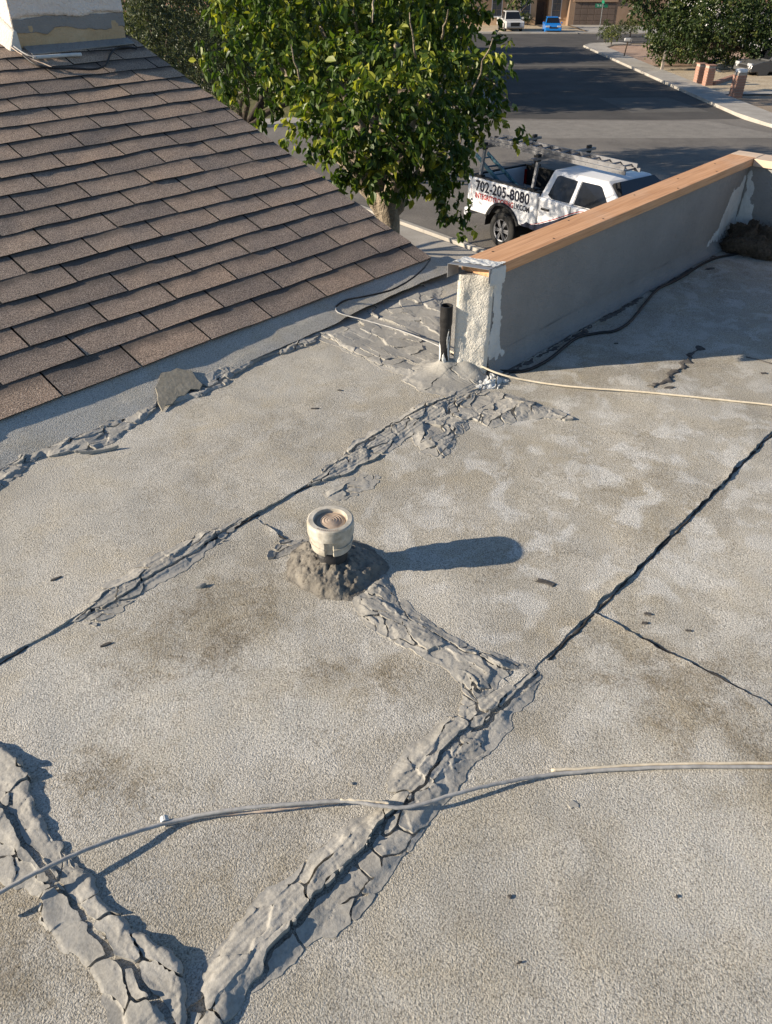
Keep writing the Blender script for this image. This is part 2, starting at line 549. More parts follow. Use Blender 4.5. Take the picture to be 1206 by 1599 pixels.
def ribbon(name, pts, width, mat, parent, seed, zoff=.002, gap=.25, step=.006, amp=.5):
    """a ragged low bead along a line of (u,w) points"""
    P = [Vector((a, b, 0)) for a, b in pts]; L = [0]
    for a, b in zip(P, P[1:]): L.append(L[-1] + (b - a).length)
    n = max(3, int(L[-1] / step)); s = np.linspace(0, L[-1], n)
    X = np.interp(s, L, [p.x for p in P]); Y = np.interp(s, L, [p.y for p in P])
    tx = np.gradient(X); ty = np.gradient(Y); m = np.hypot(tx, ty); tx /= m; ty /= m
    off = .004 * fbm(s * 12, s * 0 + seed, 4, seed)
    wl = width * (.5 + amp * fbm(s * 30, s * 0, 4, seed + 1)); wr = width * (.5 + amp * fbm(s * 30, s * 0 + 5, 4, seed + 2))
    wl = np.maximum(wl, .0008); wr = np.maximum(wr, .0008)
    cols = []
    for t, h in ((1.0, -.004), (.85, .6), (.3, 1.), (-.3, 1.), (-.85, .6), (-1.0, -.004)):
        ww_ = np.where(t > 0, wl * t, wr * t) + off
        x = X - ty * ww_; y = Y + tx * ww_
        hz = h if h < 0 else h * zoff * (1 + .8 * fbm(s * 60, s * 0 + t, 3, seed + 3))
        cols.append(np.stack([x, y, surf(x, y) + hz], -1))
    V = np.stack(cols, 1); k = len(cols)
    idx = np.arange(n * k).reshape(n, k)
    keep = vnoise(s * 14, s * 0, seed + 9)[:-1] > gap
    Q = np.stack([idx[:-1, :-1], idx[1:, :-1], idx[1:, 1:], idx[:-1, 1:]], -1)[keep].reshape(-1, 4)
    me = fast_mesh(name, V.reshape(-1, 3), Q, mat)
    o = bpy.data.objects.new(name, me); link(o, parent)
    return o


ribbon('asphalt_bleed', [(1.16, .606), (1.5, .604), (2.9, .606), (4.9, .606)], .0075, MAT['felt'], flat_roof, 5, .003, .10)
ribbon('asphalt_bleed', [(1.489, .60), (1.489, .3), (1.489, -.3), (1.489, -1.2)], .005, MAT['felt'], flat_roof, 15, .0025, .18)
ribbon('asphalt_bleed', [(-.8, 1.598), (.3, 1.598), (1.2, 1.598), (2.2, 1.598)], .006, MAT['felt'], flat_roof, 25, .003, .35)
ribbon('asphalt_bleed', [(1.128, 1.55), (1.128, 1.4)], .006, MAT['felt'], flat_roof, 35, .002, .3)
# dirt and old sealant along the foot of the parapet
ribbon('dirt_line', [(2.42, 1.607), (3.0, 1.608), (4.0, 1.606), (4.78, 1.604)], .026, MAT['chip'], flat_roof, 45, .002, .42, amp=.7)
ribbon('dirt_line', [uw(1020, 606), uw(1050, 585), uw(1075, 560), uw(1096, 540)], .020, MAT['chip'], flat_roof, 55, .004, .42, step=.004, amp=1.3)
ribbon('dirt_line', [uw(943, 492), uw(1000, 510), uw(1060, 528), uw(1110, 540), uw(1206, 568)], .008, MAT['chip'], flat_roof, 65, .002, .55, amp=.9)


# ---------------------------------------------------------------- cracked sealant: a relief cut into separate flakes
def seg_dist(X, Y, pts):
    best = np.full(X.shape, 1e9); side = np.ones(X.shape)
    for (x0, y0), (x1, y1) in zip(pts, pts[1:]):
        dx, dy = x1 - x0, y1 - y0; L2 = dx * dx + dy * dy + 1e-12
        t = np.clip(((X - x0) * dx + (Y - y0) * dy) / L2, 0, 1)
        d = np.hypot(X - x0 - t * dx, Y - y0 - t * dy)
        cr = dx * (Y - y0) - dy * (X - x0)
        m = d < best
        best = np.where(m, d, best); side = np.where(m, np.sign(cr), side)
    return best, side


def inside(X, Y, poly):
    c = np.zeros(X.shape, bool); n = len(poly)
    for i in range(n):
        x0, y0 = poly[i]; x1, y1 = poly[(i + 1) % n]
        if y0 == y1: continue
        m = ((y0 > Y) != (y1 > Y)) & (X < (x1 - x0) * (Y - y0) / (y1 - y0) + x0)
        c ^= m
    return c


def jvor(x, y, seed):
    """jittered-grid cells: edge distance, cell hash, offset from the cell's point"""
    ix = np.floor(x).astype(np.int64); iy = np.floor(y).astype(np.int64)
    d1 = np.full(x.shape, 1e9); d2 = d1.copy(); hid = np.zeros(x.shape); qx = np.zeros(x.shape); qy = np.zeros(x.shape)
    for a in (-1, 0, 1):
        for b in (-1, 0, 1):
            cx = ix + a; cy = iy + b
            px = cx + .15 + .7 * _hash(cx, cy, seed); py = cy + .15 + .7 * _hash(cx, cy, seed + 5)
            dx = x - px; dy = y - py; d = np.hypot(dx, dy); m = d < d1
            d2 = np.where(m, d1, np.minimum(d2, d)); hid = np.where(m, _hash(cx, cy, seed + 9), hid)
            qx = np.where(m, dx, qx); qy = np.where(m, dy, qy); d1 = np.where(m, d, d1)
    return d2 - d1, hid, qx, qy


def mastic(name, label, poly_px, cracks_px, seed, mat='mastic', thick=.010, cell=.07, axis=0.0, aniso=2.0, res=.0026, left=.010, right=0.0,
           outer=.004, terr=.0028, gapw=.004, cellgap=.0018, tilt=.07, cat='sealant patch', extra=None, freq=1.0, part='sealant_flake', rag=1.0, fe=.045, fe2=None, rise=0.0):
    poly = [uw(x, y) for x, y in poly_px]
    a = np.array(poly); lo = a.min(0) - .03; hi = a.max(0) + .03
    nu = int((hi[0] - lo[0]) / res); nw = int((hi[1] - lo[1]) / res)
    U, W = np.meshgrid(lo[0] + np.arange(nu) * res, lo[1] + np.arange(nw) * res, indexing='ij')
    d, _ = seg_dist(U, W, poly + poly[:1])
    sd = np.where(inside(U, W, poly), d, -d)
    sd = sd + rag * (.010 * fbm(U * 16, W * 16, 2, seed) + .0035 * fbm(U * 55, W * 55, 2, seed + 1))
    ca, sa = math.cos(axis), math.sin(axis)
    A = U * ca + W * sa; B = -U * sa + W * ca
    wa = A + .016 * fbm(A * 14, B * 14, 2, seed + 2) + .0022 * fbm(A * 60, B * 60, 2, seed + 12)
    wb = B + .016 * fbm(A * 14 + 30, B * 14, 2, seed + 3) + .0022 * fbm(A * 60 + 9, B * 60, 2, seed + 13)
    FE = sstep(-.003, fe, sd)
    z = thick * FE * (.85 + .25 * fbm(A * 4 * freq, B * 8 * freq, 2, seed + 4))
    # overlapping skins: small plates, each with its own lean and lift
    for lv, (sc, am) in enumerate(((.60, .9), (.32, .42), (.17, .13))):
        cs = cell * sc / freq
        e1, hid, qx, qy = jvor(wa / (cs * aniso ** .35), wb / (cs / aniso ** .35), seed + 40 + lv)
        hx = (hid * 7.13) % 1.0; hy = (hid * 13.7) % 1.0; hz = (hid * 29.3) % 1.0
        lean = (hx - .5) * qx * 1.9 + (hy - .5) * qy * 1.9
        ex = .25 + .75 * sstep(.30, .70, vnoise(U * 9 + lv * 31, W * 9, seed + 60 + lv))
        z = z + (.25 + .75 * FE) * terr * am * ex * (lean * .8 + hz * .8) - .0009 * am * (1 - sstep(.0, .035, e1)) * ex
    z = z + terr * .15 * fbm(A * 9, B * 20, 2, seed + 5)
    # separate cells
    rng = np.random.RandomState(seed)
    ext = (hi - lo); npt = max(3, int(ext[0] * ext[1] / (cell * cell / 1.0)))
    pts = lo + rng.rand(npt, 2) * ext
    pa = pts[:, 0] * ca + pts[:, 1] * sa; pb = -pts[:, 0] * sa + pts[:, 1] * ca
    d1 = np.full(U.shape, 1e9); d2 = d1.copy(); idc = np.zeros(U.shape, int)
    for i in range(npt):
        dd = np.hypot((wa - pa[i]) / aniso ** .5, (wb - pb[i]) * aniso ** .5)
        m = dd < d1
        d2 = np.where(m, d1, np.minimum(d2, dd)); idc = np.where(m, i, idc); d1 = np.where(m, dd, d1)
    e = (d2 - d1)
    mask = sd > 0
    ids = idc * 3
    if cracks_px:
        wU = U + .008 * fbm(U * 22, W * 22, 3, seed + 7) + .0015 * fbm(U * 90, W * 90, 2, seed + 8)
        wW = W + .008 * fbm(U * 22 + 9, W * 22, 3, seed + 9) + .0015 * fbm(U * 90, W * 90 + 9, 2, seed + 10)
        for ci, cr in enumerate(cracks_px):
            dc, sg = seg_dist(wU, wW, [uw(x, y) for x, y in cr])
            near = dc < .25
            ids = np.where(near & (sg > 0), ids + 1, ids) if ci == 0 else ids
            mask &= dc > gapw * (.35 + 1.0 * vnoise(U * 25, W * 25, seed + 20 + ci))
            if ci == 0:
                z = z + FE * np.where(sg > 0, left, right) * np.exp(-(dc / .045) ** 1.3) * (.10 + 1.15 * sstep(.2, .8, vnoise(U * 8, W * 8, seed + 30)))
    if fe2 is not None and cracks_px:
        z = np.where(sg < 0, z * (.12 + .88 * sstep(0, fe2, sd)), z * (.45 + .55 * sstep(0, .05, dc)) + rise * sstep(.01, .075, dc) * (.4 + .9 * vnoise(U * 10, W * 10, seed + 33)))
    gn = vnoise(U * 16, W * 16, seed + 11)
    open_ = np.clip((gn - .35) * 2.2, 0, 1)
    mask &= e > cellgap * open_ / .5
    z = z + (1.0 if fe2 is None or not cracks_px else np.where(sg < 0, .05, 1.0)) * outer * np.exp(-np.clip(sd, 0, 1) / .016) * 1.5 * sstep(.38, .75, vnoise(U * 11, W * 11, seed + 14))
    z = z + .0032 * np.exp(-e / .02) * (open_ * rng.rand(npt)[idc])
    ga = (rng.rand(npt) - .5) * 2 * tilt; gb = (rng.rand(npt) - .5) * 2 * tilt; gl = rng.rand(npt) * .004
    z = z + ((A - pa[idc]) * ga[idc] + (B - pb[idc]) * gb[idc]).clip(-.006, .006) * FE + gl[idc] * FE
    if extra is not None: z = z + extra(U, W) * sstep(-.002, .03, sd)
    z = np.maximum(z, .0012)
    base = surf(U, W)
    sm_ = sum(surf(U + a_, W + b_) for a_ in (-.03, -.015, 0, .015, .03) for b_ in (-.03, -.015, 0, .015, .03)) / 25
    Z = np.maximum(sm_ + z, base + .0010)
    # origin at the patch centre
    cu, cw = a.mean(0)
    wx, wy = cu * UX[0] + cw * WX[0], cu * UX[1] + cw * WX[1]
    root = empty(name, (wx, wy, float(surf(cu, cw))), ROOF_ROT, label, cat)
    oz = float(surf(cu, cw))
    qm = mask[:-1, :-1] & mask[1:, :-1] & mask[1:, 1:] & mask[:-1, 1:]
    q0 = ids[:-1, :-1]
    idx = np.arange(nu * nw).reshape(nu, nw)
    Q = np.stack([idx[:-1, :-1], idx[1:, :-1], idx[1:, 1:], idx[:-1, 1:]], -1)[qm]
    qi = q0[qm]
    V = np.stack([U - cu, W - cw, Z - oz], -1).reshape(-1, 3)
    B0 = (base - oz - .003).reshape(-1)
    small = []
    for k in np.unique(qi):
        for f in pieces(Q[qi == k]):
            if len(f) < 40: small.append(f); continue
            _flake(part, f, V, B0, MAT[mat], root)
    if small:
        o = _flake('sealant_crumbs', np.concatenate(small), V, B0, MAT[mat], root)
        o['kind'] = 'stuff'
    return root


def pieces(f):
    """split quads into connected pieces"""
    uq, g = np.unique(f, return_inverse=True); g = g.reshape(-1, 4); lab = np.arange(len(uq))
    while True:
        m = lab[g].min(1); new = lab.copy(); np.minimum.at(new, g.ravel(), np.repeat(m, 4)); new = new[new]
        if (new == lab).all(): break
        lab = new
    fl = lab[g[:, 0]]
    return [f[fl == k] for k in np.unique(fl)]


def _flake(name, f, V, B0, mat, root):
    uq0, f = np.unique(f, return_inverse=True); f = f.reshape(-1, 4); V = V[uq0]; B0 = B0[uq0]
    ed = np.concatenate([f[:, [0, 1]], f[:, [1, 2]], f[:, [2, 3]], f[:, [3, 0]]])
    key = np.sort(ed, 1); key = key[:, 0] * (len(V) + 1) + key[:, 1]
    _, inv, cnt = np.unique(key, return_inverse=True, return_counts=True)
    be = ed[cnt[inv] == 1]
    # round off the grid steps along the broken edge
    V = V.copy()
    for it in range(4):
        acc = np.zeros((len(V), 3)); num = np.zeros(len(V))
        np.add.at(acc, be[:, 0], V[be[:, 1]]); np.add.at(acc, be[:, 1], V[be[:, 0]]); np.add.at(num, be[:, 0], 1); np.add.at(num, be[:, 1], 1)
        m_ = num > 0
        V[m_] = .5 * V[m_] + .5 * acc[m_] / num[m_][:, None]
    uq, inv2 = np.unique(f, return_inverse=True)
    f2 = inv2.reshape(f.shape)
    v = V[uq]
    bv = np.unique(be)
    mp = np.zeros(len(V), np.int64); mp[uq] = np.arange(len(uq))
    mp2 = np.zeros(len(V), np.int64); mp2[bv] = np.arange(len(bv)) + len(uq)
    lowv = V[bv].copy(); lowv[:, 2] = B0[bv]
    mp1 = mp2; mp2 = mp1 + len(bv)
    sk = np.stack([mp1[be[:, 0]], mp2[be[:, 0]], mp2[be[:, 1]], mp1[be[:, 1]]], -1)
    me = fast_mesh(name, np.concatenate([v, V[bv], lowv]), np.concatenate([f2, sk]), mat)
    sm = np.ones(len(f2) + len(sk), bool); sm[len(f2):] = False
    me.polygons.foreach_set('use_smooth', sm)
    o = bpy.data.objects.new(name, me); link(o, root)
    return o


HP = math.pi / 2
mastic('sealant_strip', 'long cracked grey sealant strip running to bottom edge under the foreground cable',
       [(290, 1640), (296, 1540), (330, 1480), (365, 1435), (440, 1368), (512, 1316), (548, 1275), (598, 1245), (602, 1195), (655, 1150), (716, 1108),
        (770, 1078), (806, 1050), (846, 1038), (836, 1086), (778, 1150), (742, 1200), (692, 1255), (645, 1332), (560, 1432), (480, 1484), (392, 1560), (330, 1640)],
       [[(318, 1640), (405, 1530), (425, 1480), (490, 1410), (552, 1345), (600, 1290), (680, 1200), (722, 1145), (762, 1128), (800, 1085), (846, 1040)]],
       101, thick=.0045, cell=.062, axis=0.0, left=.0085, right=-.001, terr=.0034, outer=.0008, cellgap=.0010)
mastic('sealant_strip', 'wrinkled grey sealant strip leading from the vent collar to the long seam',
       [(546, 935), (562, 972), (640, 1017), (700, 1046), (726, 1078), (722, 1102), (770, 1076), (804, 1048), (842, 1034), (800, 1022), (740, 1003), (682, 975), (625, 930), (604, 892), (570, 900)],
       [[(605, 900), (640, 965), (700, 1000), (760, 1030), (810, 1050)]],
       112, thick=.005, cell=.055, axis=-HP, left=.005, right=.001, terr=.0042, gapw=.0012, outer=.002, cellgap=.0010)
mastic('sealant_strip', 'thick split grey sealant strip in the lower left corner of the roof',
       [(-60, 1150), (0, 1163), (36, 1200), (46, 1240), (92, 1310), (128, 1360), (168, 1400), (205, 1450), (268, 1488), (298, 1530), (292, 1585), (270, 1640), (190, 1640),
        (150, 1562), (110, 1500), (66, 1440), (58, 1404), (0, 1375), (-60, 1330)],
       [[(-60, 1190), (0, 1258), (50, 1330), (80, 1376), (112, 1402), (132, 1436), (190, 1502), (250, 1572), (286, 1640)]],
       123, thick=.006, cell=.085, axis=HP, left=.000, right=.010, outer=.005, terr=.0030, gapw=.005, cellgap=.0012, tilt=.07, fe=.012, fe2=.11, rise=.0035)
mastic('sealant_patch', 'long narrow crumpled sealant patch on the left seam below the shingles',
       [(112, 968), (118, 952), (150, 925), (215, 885), (290, 842), (350, 822), (385, 806), (352, 838), (292, 890), (220, 932), (150, 976)],
       [[(120, 972), (200, 925), (280, 880), (350, 832), (385, 808)]], 134, thick=.003, cell=.055, axis=0, left=.004, terr=.0028, outer=.003, gapw=.003)
mastic('sealant_patch', 'broad wrinkled sealant patch spreading right from the seam near the black pipe',
       [(470, 762), (500, 744), (555, 690), (640, 642), (710, 614), (760, 607), (800, 614), (870, 640), (896, 656), (850, 654), (800, 660), (768, 668), (735, 655),
        (705, 700), (690, 716), (655, 706), (642, 684), (590, 712), (540, 740), (500, 758)],
       [[(470, 764), (510, 738), (570, 694), (640, 652), (710, 620)]], 145, thick=.004, cell=.06, axis=.3, left=.005, right=-.001, terr=.0038, gapw=.003, outer=.006)
mastic('sealant_patch', 'flaking pale sealant crust between the shingle edge and black pipe',
       [(470, 520), (520, 492), (590, 474), (640, 448), (688, 436), (694, 520), (690, 566), (650, 596), (600, 580), (560, 560), (520, 540)],
       [[(478, 514), (520, 534), (560, 556), (590, 572)]], 156, thick=.002, cell=.12, axis=-HP, left=.005, right=.0, terr=.0024, gapw=.0012, outer=.001, freq=.8, cellgap=.0008)
mastic('sealant_patch', 'small torn scrap of sealant left of the vent collar',
       [(414, 862), (440, 846), (470, 838), (486, 842), (468, 856), (432, 872), (418, 872)], None, 167, thick=.005, cell=.04, axis=0, terr=.002, outer=.008)
mastic('sealant_patch', 'faint sealant smear on the roof between vent and left seam',
       [(500, 770), (560, 738), (600, 735), (590, 760), (540, 780)], None, 168, thick=.0015, cell=.05, axis=0, terr=.0020, outer=.001, rag=1.6)
EDGE = [(-60, 772), (0, 740), (60, 706), (130, 690), (180, 662), (240, 628), (310, 604), (340, 582), (400, 552), (430, 540), (480, 516), (528, 488)]
up = [(x - 4, y - 7) for x, y in EDGE]; dn = [(x + 8, y + 16 + 9 * math.sin(i * 2.1)) for i, (x, y) in enumerate(EDGE)]
mastic('sealant_strip', 'crumbling sealant edge strip along the foot of the shingle slope', up + dn[::-1],
       [[(x, y) for x, y in EDGE]], 178, thick=.005, cell=.06, axis=0.0, left=.003, right=.008, terr=.0040, gapw=.002, outer=.006, cellgap=.002, tilt=.12, fe=.020,
       extra=lambda u, w: .012 * sstep(2.42, 2.52, w))
# ---------------------------------------------------------------- sloped shingle roof
EAVE_W, EAVE_Z, SLOPE = 2.62, .095, math.atan(1 / 3)
RAKE_U = 3.185
EXPO, TAB = .1425, .338


def slope_pt(u, b, n):
    """point on the slope: u along the eave, b up the slope, n out of it"""
    return (u, EAVE_W + b * math.cos(SLOPE) - n * math.sin(SLOPE), EAVE_Z + b * math.sin(SLOPE) + n * math.cos(SLOPE))


def wavy(u, b):
    return .0034 * fbm(u * 2.4, b * 3.5, 2, 40) + .0018 * fbm(u * 7, b * 9, 2, 41)


mb = MB()
vs = [slope_pt(u, b, n) for n in (-.05, -.012) for u, b in ((-.6, .02), (RAKE_U - .01, .02), (RAKE_U - .01, 3.55), (-.6, 3.55))]
mb.hexa(vs)
# the far side of the ridge
r = slope_pt(0, 3.55, -.012)
mb.add([(-.6, r[1] + .001, r[2]), (RAKE_U - .01, r[1] + .001, r[2]), (RAKE_U - .01, r[1] + 3.0, r[2] - 1.0), (-.6, r[1] + 3.0, r[2] - 1.0)], [(0, 1, 2, 3)])
shingle_roof = mb.build('shingle_roof', MAT['deck'], roof=True)
tag(shingle_roof, 'sloped roof of brown weathered asphalt shingles', None, None, 'structure')

rng = np.random.RandomState(7)
for row in range(25):
    b0 = row * EXPO
    off = 1.06 + .19 * row
    umin = -.45 + row * .085
    k0 = math.floor((umin - off) / TAB)
    k = k0
    while True:
        ua = off + k * TAB; ub = ua + TAB; k += 1
        if ua > RAKE_U - .03: break
        ub = min(ub, RAKE_U + rng.uniform(-.004, .004))
        if b0 > 2.60 and ub > 2.36 and ua > 2.0:      # the chimney stands here
            if ua > 2.34: continue
            ub = min(ub, 2.40)
        g = .0045 if ub < RAKE_U - .01 else 0
        nu, nb = 13, 8
        bb0 = b0 + rng.uniform(-.0025, .0025)
        if row == 0: bb0 = -.012
        U, Bv = np.meshgrid(np.linspace(ua + .0045, ub - g, nu), np.linspace(bb0, b0 + EXPO + .018, nb), indexing='ij')
        t = (Bv - bb0) / (EXPO + .02)
        dz = rng.uniform(-.0008, .0016)
        n = .0068 + dz - .0054 * t + wavy(U, Bv) + rng.uniform(0, .0035) * (1 - t) * ((U - ua) / TAB - .5) * rng.choice([-1, 1])
        n = n + .0015 * np.exp(-(Bv - bb0) / .012) * rng.uniform(-1, 1)
        top = np.stack(slope_pt(U, Bv, n), -1).reshape(-1, 3)
        idx = np.arange(nu * nb).reshape(nu, nb)
        Q = np.stack([idx[:-1, :-1], idx[1:, :-1], idx[1:, 1:], idx[:-1, 1:]], -1).reshape(-1, 4)
        ring = np.concatenate([idx[:, 0], idx[-1, 1:], idx[-2::-1, -1], idx[0, -2:0:-1]])
        nlow = n.reshape(-1)[ring] - .0048
        low = np.stack(slope_pt(U.reshape(-1)[ring], Bv.reshape(-1)[ring], nlow), -1)
        r1 = np.arange(len(ring)) + len(top); r2 = r1 + len(ring)
        Q = np.concatenate([Q, np.stack([r1, r2, np.roll(r2, -1), np.roll(r1, -1)], -1)])
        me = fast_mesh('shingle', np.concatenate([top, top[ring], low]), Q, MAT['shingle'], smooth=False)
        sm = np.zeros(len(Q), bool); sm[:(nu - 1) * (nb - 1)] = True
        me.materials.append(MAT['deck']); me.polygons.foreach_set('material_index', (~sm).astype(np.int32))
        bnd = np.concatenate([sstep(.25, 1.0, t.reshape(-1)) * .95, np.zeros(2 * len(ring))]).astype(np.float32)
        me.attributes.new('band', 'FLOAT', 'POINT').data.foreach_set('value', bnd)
        me.polygons.foreach_set('use_smooth', sm)
        o = bpy.data.objects.new('shingle', me); link(o, shingle_roof)
# rake trim
mb = MB()
mb.hexa([slope_pt(u, b, n) for n in (-.14, -.006) for u, b in ((RAKE_U - .009, -.01), (RAKE_U + .004, -.01), (RAKE_U + .004, 3.55), (RAKE_U - .009, 3.55))])
mb.build('rake_board', MAT['deck'], shingle_roof)

# the coated strip that turns up from the flat roof to the shingles
nu, nb = 380, 22
U, T = np.meshgrid(np.linspace(-.9, 3.37, nu), np.linspace(0, 1, nb), indexing='ij')
Wc = 2.425 + .008 * fbm(U * 6, U * 0, 4, 71) * (1 - T) + T * (2.665 - 2.425)
Wc = Wc + (1 - T) * .04 * sstep(1.4, 2.4, U) + (1 - T) * .03 * sstep(2.3, 3.0, U)
zz = (Wc - 2.425) / (2.64 - 2.425)
Z = .031 + (EAVE_Z + .002 - .031) * np.clip(zz, 0, 1) ** 1.35 + .004 * fbm(U * 3, Wc * 6, 3, 72) + und(U, Wc) * (1 - T)
Z = np.minimum(Z, EAVE_Z - .006 + (Wc - EAVE_W) / 3 + .0 * Z)
Z = np.maximum(Z, surf(U, Wc) + .002 * (1 - T))
drop = sstep(3.16, 3.37, U)
Z = Z - drop * .05 * (T)
V = np.stack([U, Wc, Z], -1).reshape(-1, 3)
idx = np.arange(nu * nb).reshape(nu, nb)
Q = np.stack([idx[:-1, :-1], idx[1:, :-1], idx[1:, 1:], idx[:-1, 1:]], -1).reshape(-1, 4)
me = fast_mesh('transition_strip', V, Q, MAT['coating'])
d = np.clip(.25 * fbm(V[:, 0] * 3, V[:, 1] * 8, 3, 5), 0, 1)
at = me.attributes.new('wear', 'FLOAT_COLOR', 'POINT')
at.data.foreach_set('color', np.stack([d, d * 0 + .35, d * 0, d * 0 + 1], -1).astype(np.float32).ravel())
link(bpy.data.objects.new('transition_strip', me), flat_roof)

# ---------------------------------------------------------------- chimney on the slope
CU0, CU1 = 2.40, 3.125
cb = 2.655
cw0 = EAVE_W + cb * math.cos(SLOPE)
cz0 = EAVE_Z + cb * math.sin(SLOPE)
ch = empty('chimney', (UX[0] * CU0 + WX[0] * cw0, UX[1] * CU0 + WX[1] * cw0, cz0), ROOF_ROT,
           'beige stucco chimney with patched base at the top of the shingle slope', 'chimney')
CW = CU1 - CU0


def wall_grid(name, mat, parent, u0, u1, z0f, z1, wf, seed, amp=.004, n=(40, 40), edge=None):
    """a thin rough skin facing -w, z0f(u) lower edge"""
    nu, nz = n
    U, T = np.meshgrid(np.linspace(u0, u1, nu), np.linspace(0, 1, nz), indexing='ij')
    z0 = z0f(U); zt = z1(U) if callable(z1) else z1
    Z = z0 + (zt - z0) * T
    Wv = wf + amp * fbm(U * 9, Z * 9, 4, seed)
    top = np.stack([U, Wv, Z], -1).reshape(-1, 3)
    idx = np.arange(nu * nz).reshape(nu, nz)
    Q = np.stack([idx[:-1, :-1], idx[1:, :-1], idx[1:, 1:], idx[:-1, 1:]], -1).reshape(-1, 4)
    ring = np.concatenate([idx[:, 0], idx[-1, 1:], idx[-2::-1, -1], idx[0, -2:0:-1]])
    low = top[ring].copy(); low[:, 1] = wf + .02
    r2 = np.arange(len(ring)) + len(top)
    Q = np.concatenate([Q, np.stack([ring, r2, np.roll(r2, -1), np.roll(ring, -1)], -1)])
    me = fast_mesh(name, np.concatenate([top, low]), Q, mat, smooth=True)
    o = bpy.data.objects.new(name, me); link(o, parent)
    return o


mb = MB(); mb.box(0.0, CW, 0.02, .95, -.15, 1.35)
mb.build('stack', MAT['stucco_chim'], ch, bevel=.012)
mb = MB(); mb.box(-.05, CW + .05, -.03, 1.0, 1.3505, 1.46)
mb.build('crown', MAT['stucco_chim'], ch, bevel=.01)
wall_grid('upper_stucco', MAT['stucco_chim'], ch, -.004, CW + .004, lambda u: .165 + .012 * fbm(u * 9, u * 0, 4, 3), 1.34, .005, 11, .006, (70, 60))
wall_grid('sealant_band', MAT['stucco_grey'], ch, -.002, CW + .002, lambda u: .085 + .018 * fbm(u * 7, u * 0, 4, 5), lambda u: .158 + .010 * fbm(u * 9, u * 0 + 3, 4, 3), .009, 12, .004, (70, 14))
wall_grid('base_stucco', MAT['stucco_chim2'], ch, .004, CW - .004, lambda u: .01 + 0 * u, lambda u: .120 + 0 * u, .013, 13, .004, (60, 14))
# grey flashing at its foot
mb = MB()
p = lambda u, b, n: (u, (b - 0) * math.cos(SLOPE) - n * math.sin(SLOPE), b * math.sin(SLOPE) + n * math.cos(SLOPE))
mb.hexa([p(u, b, n) for n in (.008, .0165) for u, b in ((.03, -.085), (CW + .01, -.06), (CW + .01, .02), (.03, .02))])
mb.build('base_flashing', MAT['stucco_grey'], ch, bevel=.003)
# left shoulder of mortar, catching the sun
mb = MB()
mb.hexa([(-.10, -.02, -.06), (.01, -.02, -.06), (.01, .55, .14), (-.10, .55, .14), (-.012, .0, .10), (.01, .0, .10), (.01, .55, .34), (-.012, .55, .34)])
mb.build('mortar_shoulder', MAT['stucco_cream'], ch, bevel=.01)

# white strip of caulk and black cable by the chimney
def sl(u, b, n=.02):
    a = slope_pt(u, b, n); return Vector((a[0] * UX[0] + a[1] * WX[0], a[0] * UX[1] + a[1] * WX[1], a[2]))


def on_slope(px, py, n=.02):
    r = ray(px, py); ru = r[0] * UX[0] + r[1] * UX[1]; rw = r[0] * WX[0] + r[1] * WX[1]
    s0, c0 = math.sin(SLOPE), math.cos(SLOPE)
    # plane: -(w-EAVE_W) sin + (z-EAVE_Z) cos = n
    t = (n + (0 - EAVE_W) * s0 - (CAM_H - EAVE_Z) * c0) / (-rw * s0 + r[2] * c0)
    return Vector((r[0] * t, r[1] * t, CAM_H + r[2] * t))


def cable(name, label, pts, r, mat, cat='cable', n=8, jig=.0007):
    P = catmull(pts, n)
    rnd = random.Random(len(label))
    P = [p + Vector((rnd.uniform(-jig, jig), rnd.uniform(-jig, jig), rnd.uniform(-jig, jig) * .5)) for p in P]
    o0 = P[0].copy()
    mb = MB(); mb.tube([p - o0 for p in P], r, 8)
    o = mb.build(name, mat, smooth=True, loc=o0)
    return tag(o, label, cat)


cable('cable', 'black cable looping over the shingles in front of the chimney',
      [on_slope(*q, .022) for q in ((36, 86), (55, 100), (80, 106), (115, 107), (148, 108), (165, 101), (173, 84), (182, 76), (200, 74), (214, 76))], .006, MAT['cable_black'])
cable('caulk_rod', 'short white rod lying on shingles below the chimney', [on_slope(*q, .024) for q in ((52, 90), (80, 88), (106, 86), (127, 85))], .010, MAT['white_seal'], 'rod')
cable('wire', 'thin pale wire dropping past the left corner of the chimney',
      [on_slope(*q, .03) for q in ((-8, 40), (10, 62), (30, 78), (44, 86), (58, 90))], .004, MAT['cable_grey'])
cable('wire', 'faint thin wire crossing the top shingle rows at the left edge',
      [on_slope(*q, .024) for q in ((-4, 52), (16, 72), (40, 88), (70, 100), (84, 106))], .003, MAT['cable_pink'])
def R2(u, w, z=0.0):
    return Vector((u * UX[0] + w * WX[0], u * UX[1] + w * WX[1], z))


# ---------------------------------------------------------------- vent with its sealant collar
VU, VW = 1.133, 1.252
vz = float(surf(VU, VW))


def mound(u, w):
    ang = np.arctan2(w - VW, u - VU)
    r = np.hypot(u - VU, w - VW) * (1 + .10 * np.sin(ang * 3 + 1) + .06 * fbm(u * 12, w * 12, 2, 77))
    return .034 * np.exp(-(r / .090) ** 2.0) + .010 * np.exp(-(r / .13) ** 4) + .006 * fbm(ang * 4, r * 50, 4, 78) * (r < .14)


mastic('vent_collar', 'dark trowelled sealant collar mounded around the cream roof vent',
       [(447, 880), (452, 862), (475, 845), (510, 838), (550, 840), (585, 855), (602, 880), (600, 905), (575, 922), (545, 936), (500, 930), (470, 915), (452, 898)],
       None, 190, mat='cone', thick=.006, cell=.30, axis=.8, terr=.0030, outer=.001, tilt=0, extra=mound, cellgap=.0, freq=3.0, part='sealant_mound', cat='sealant collar')

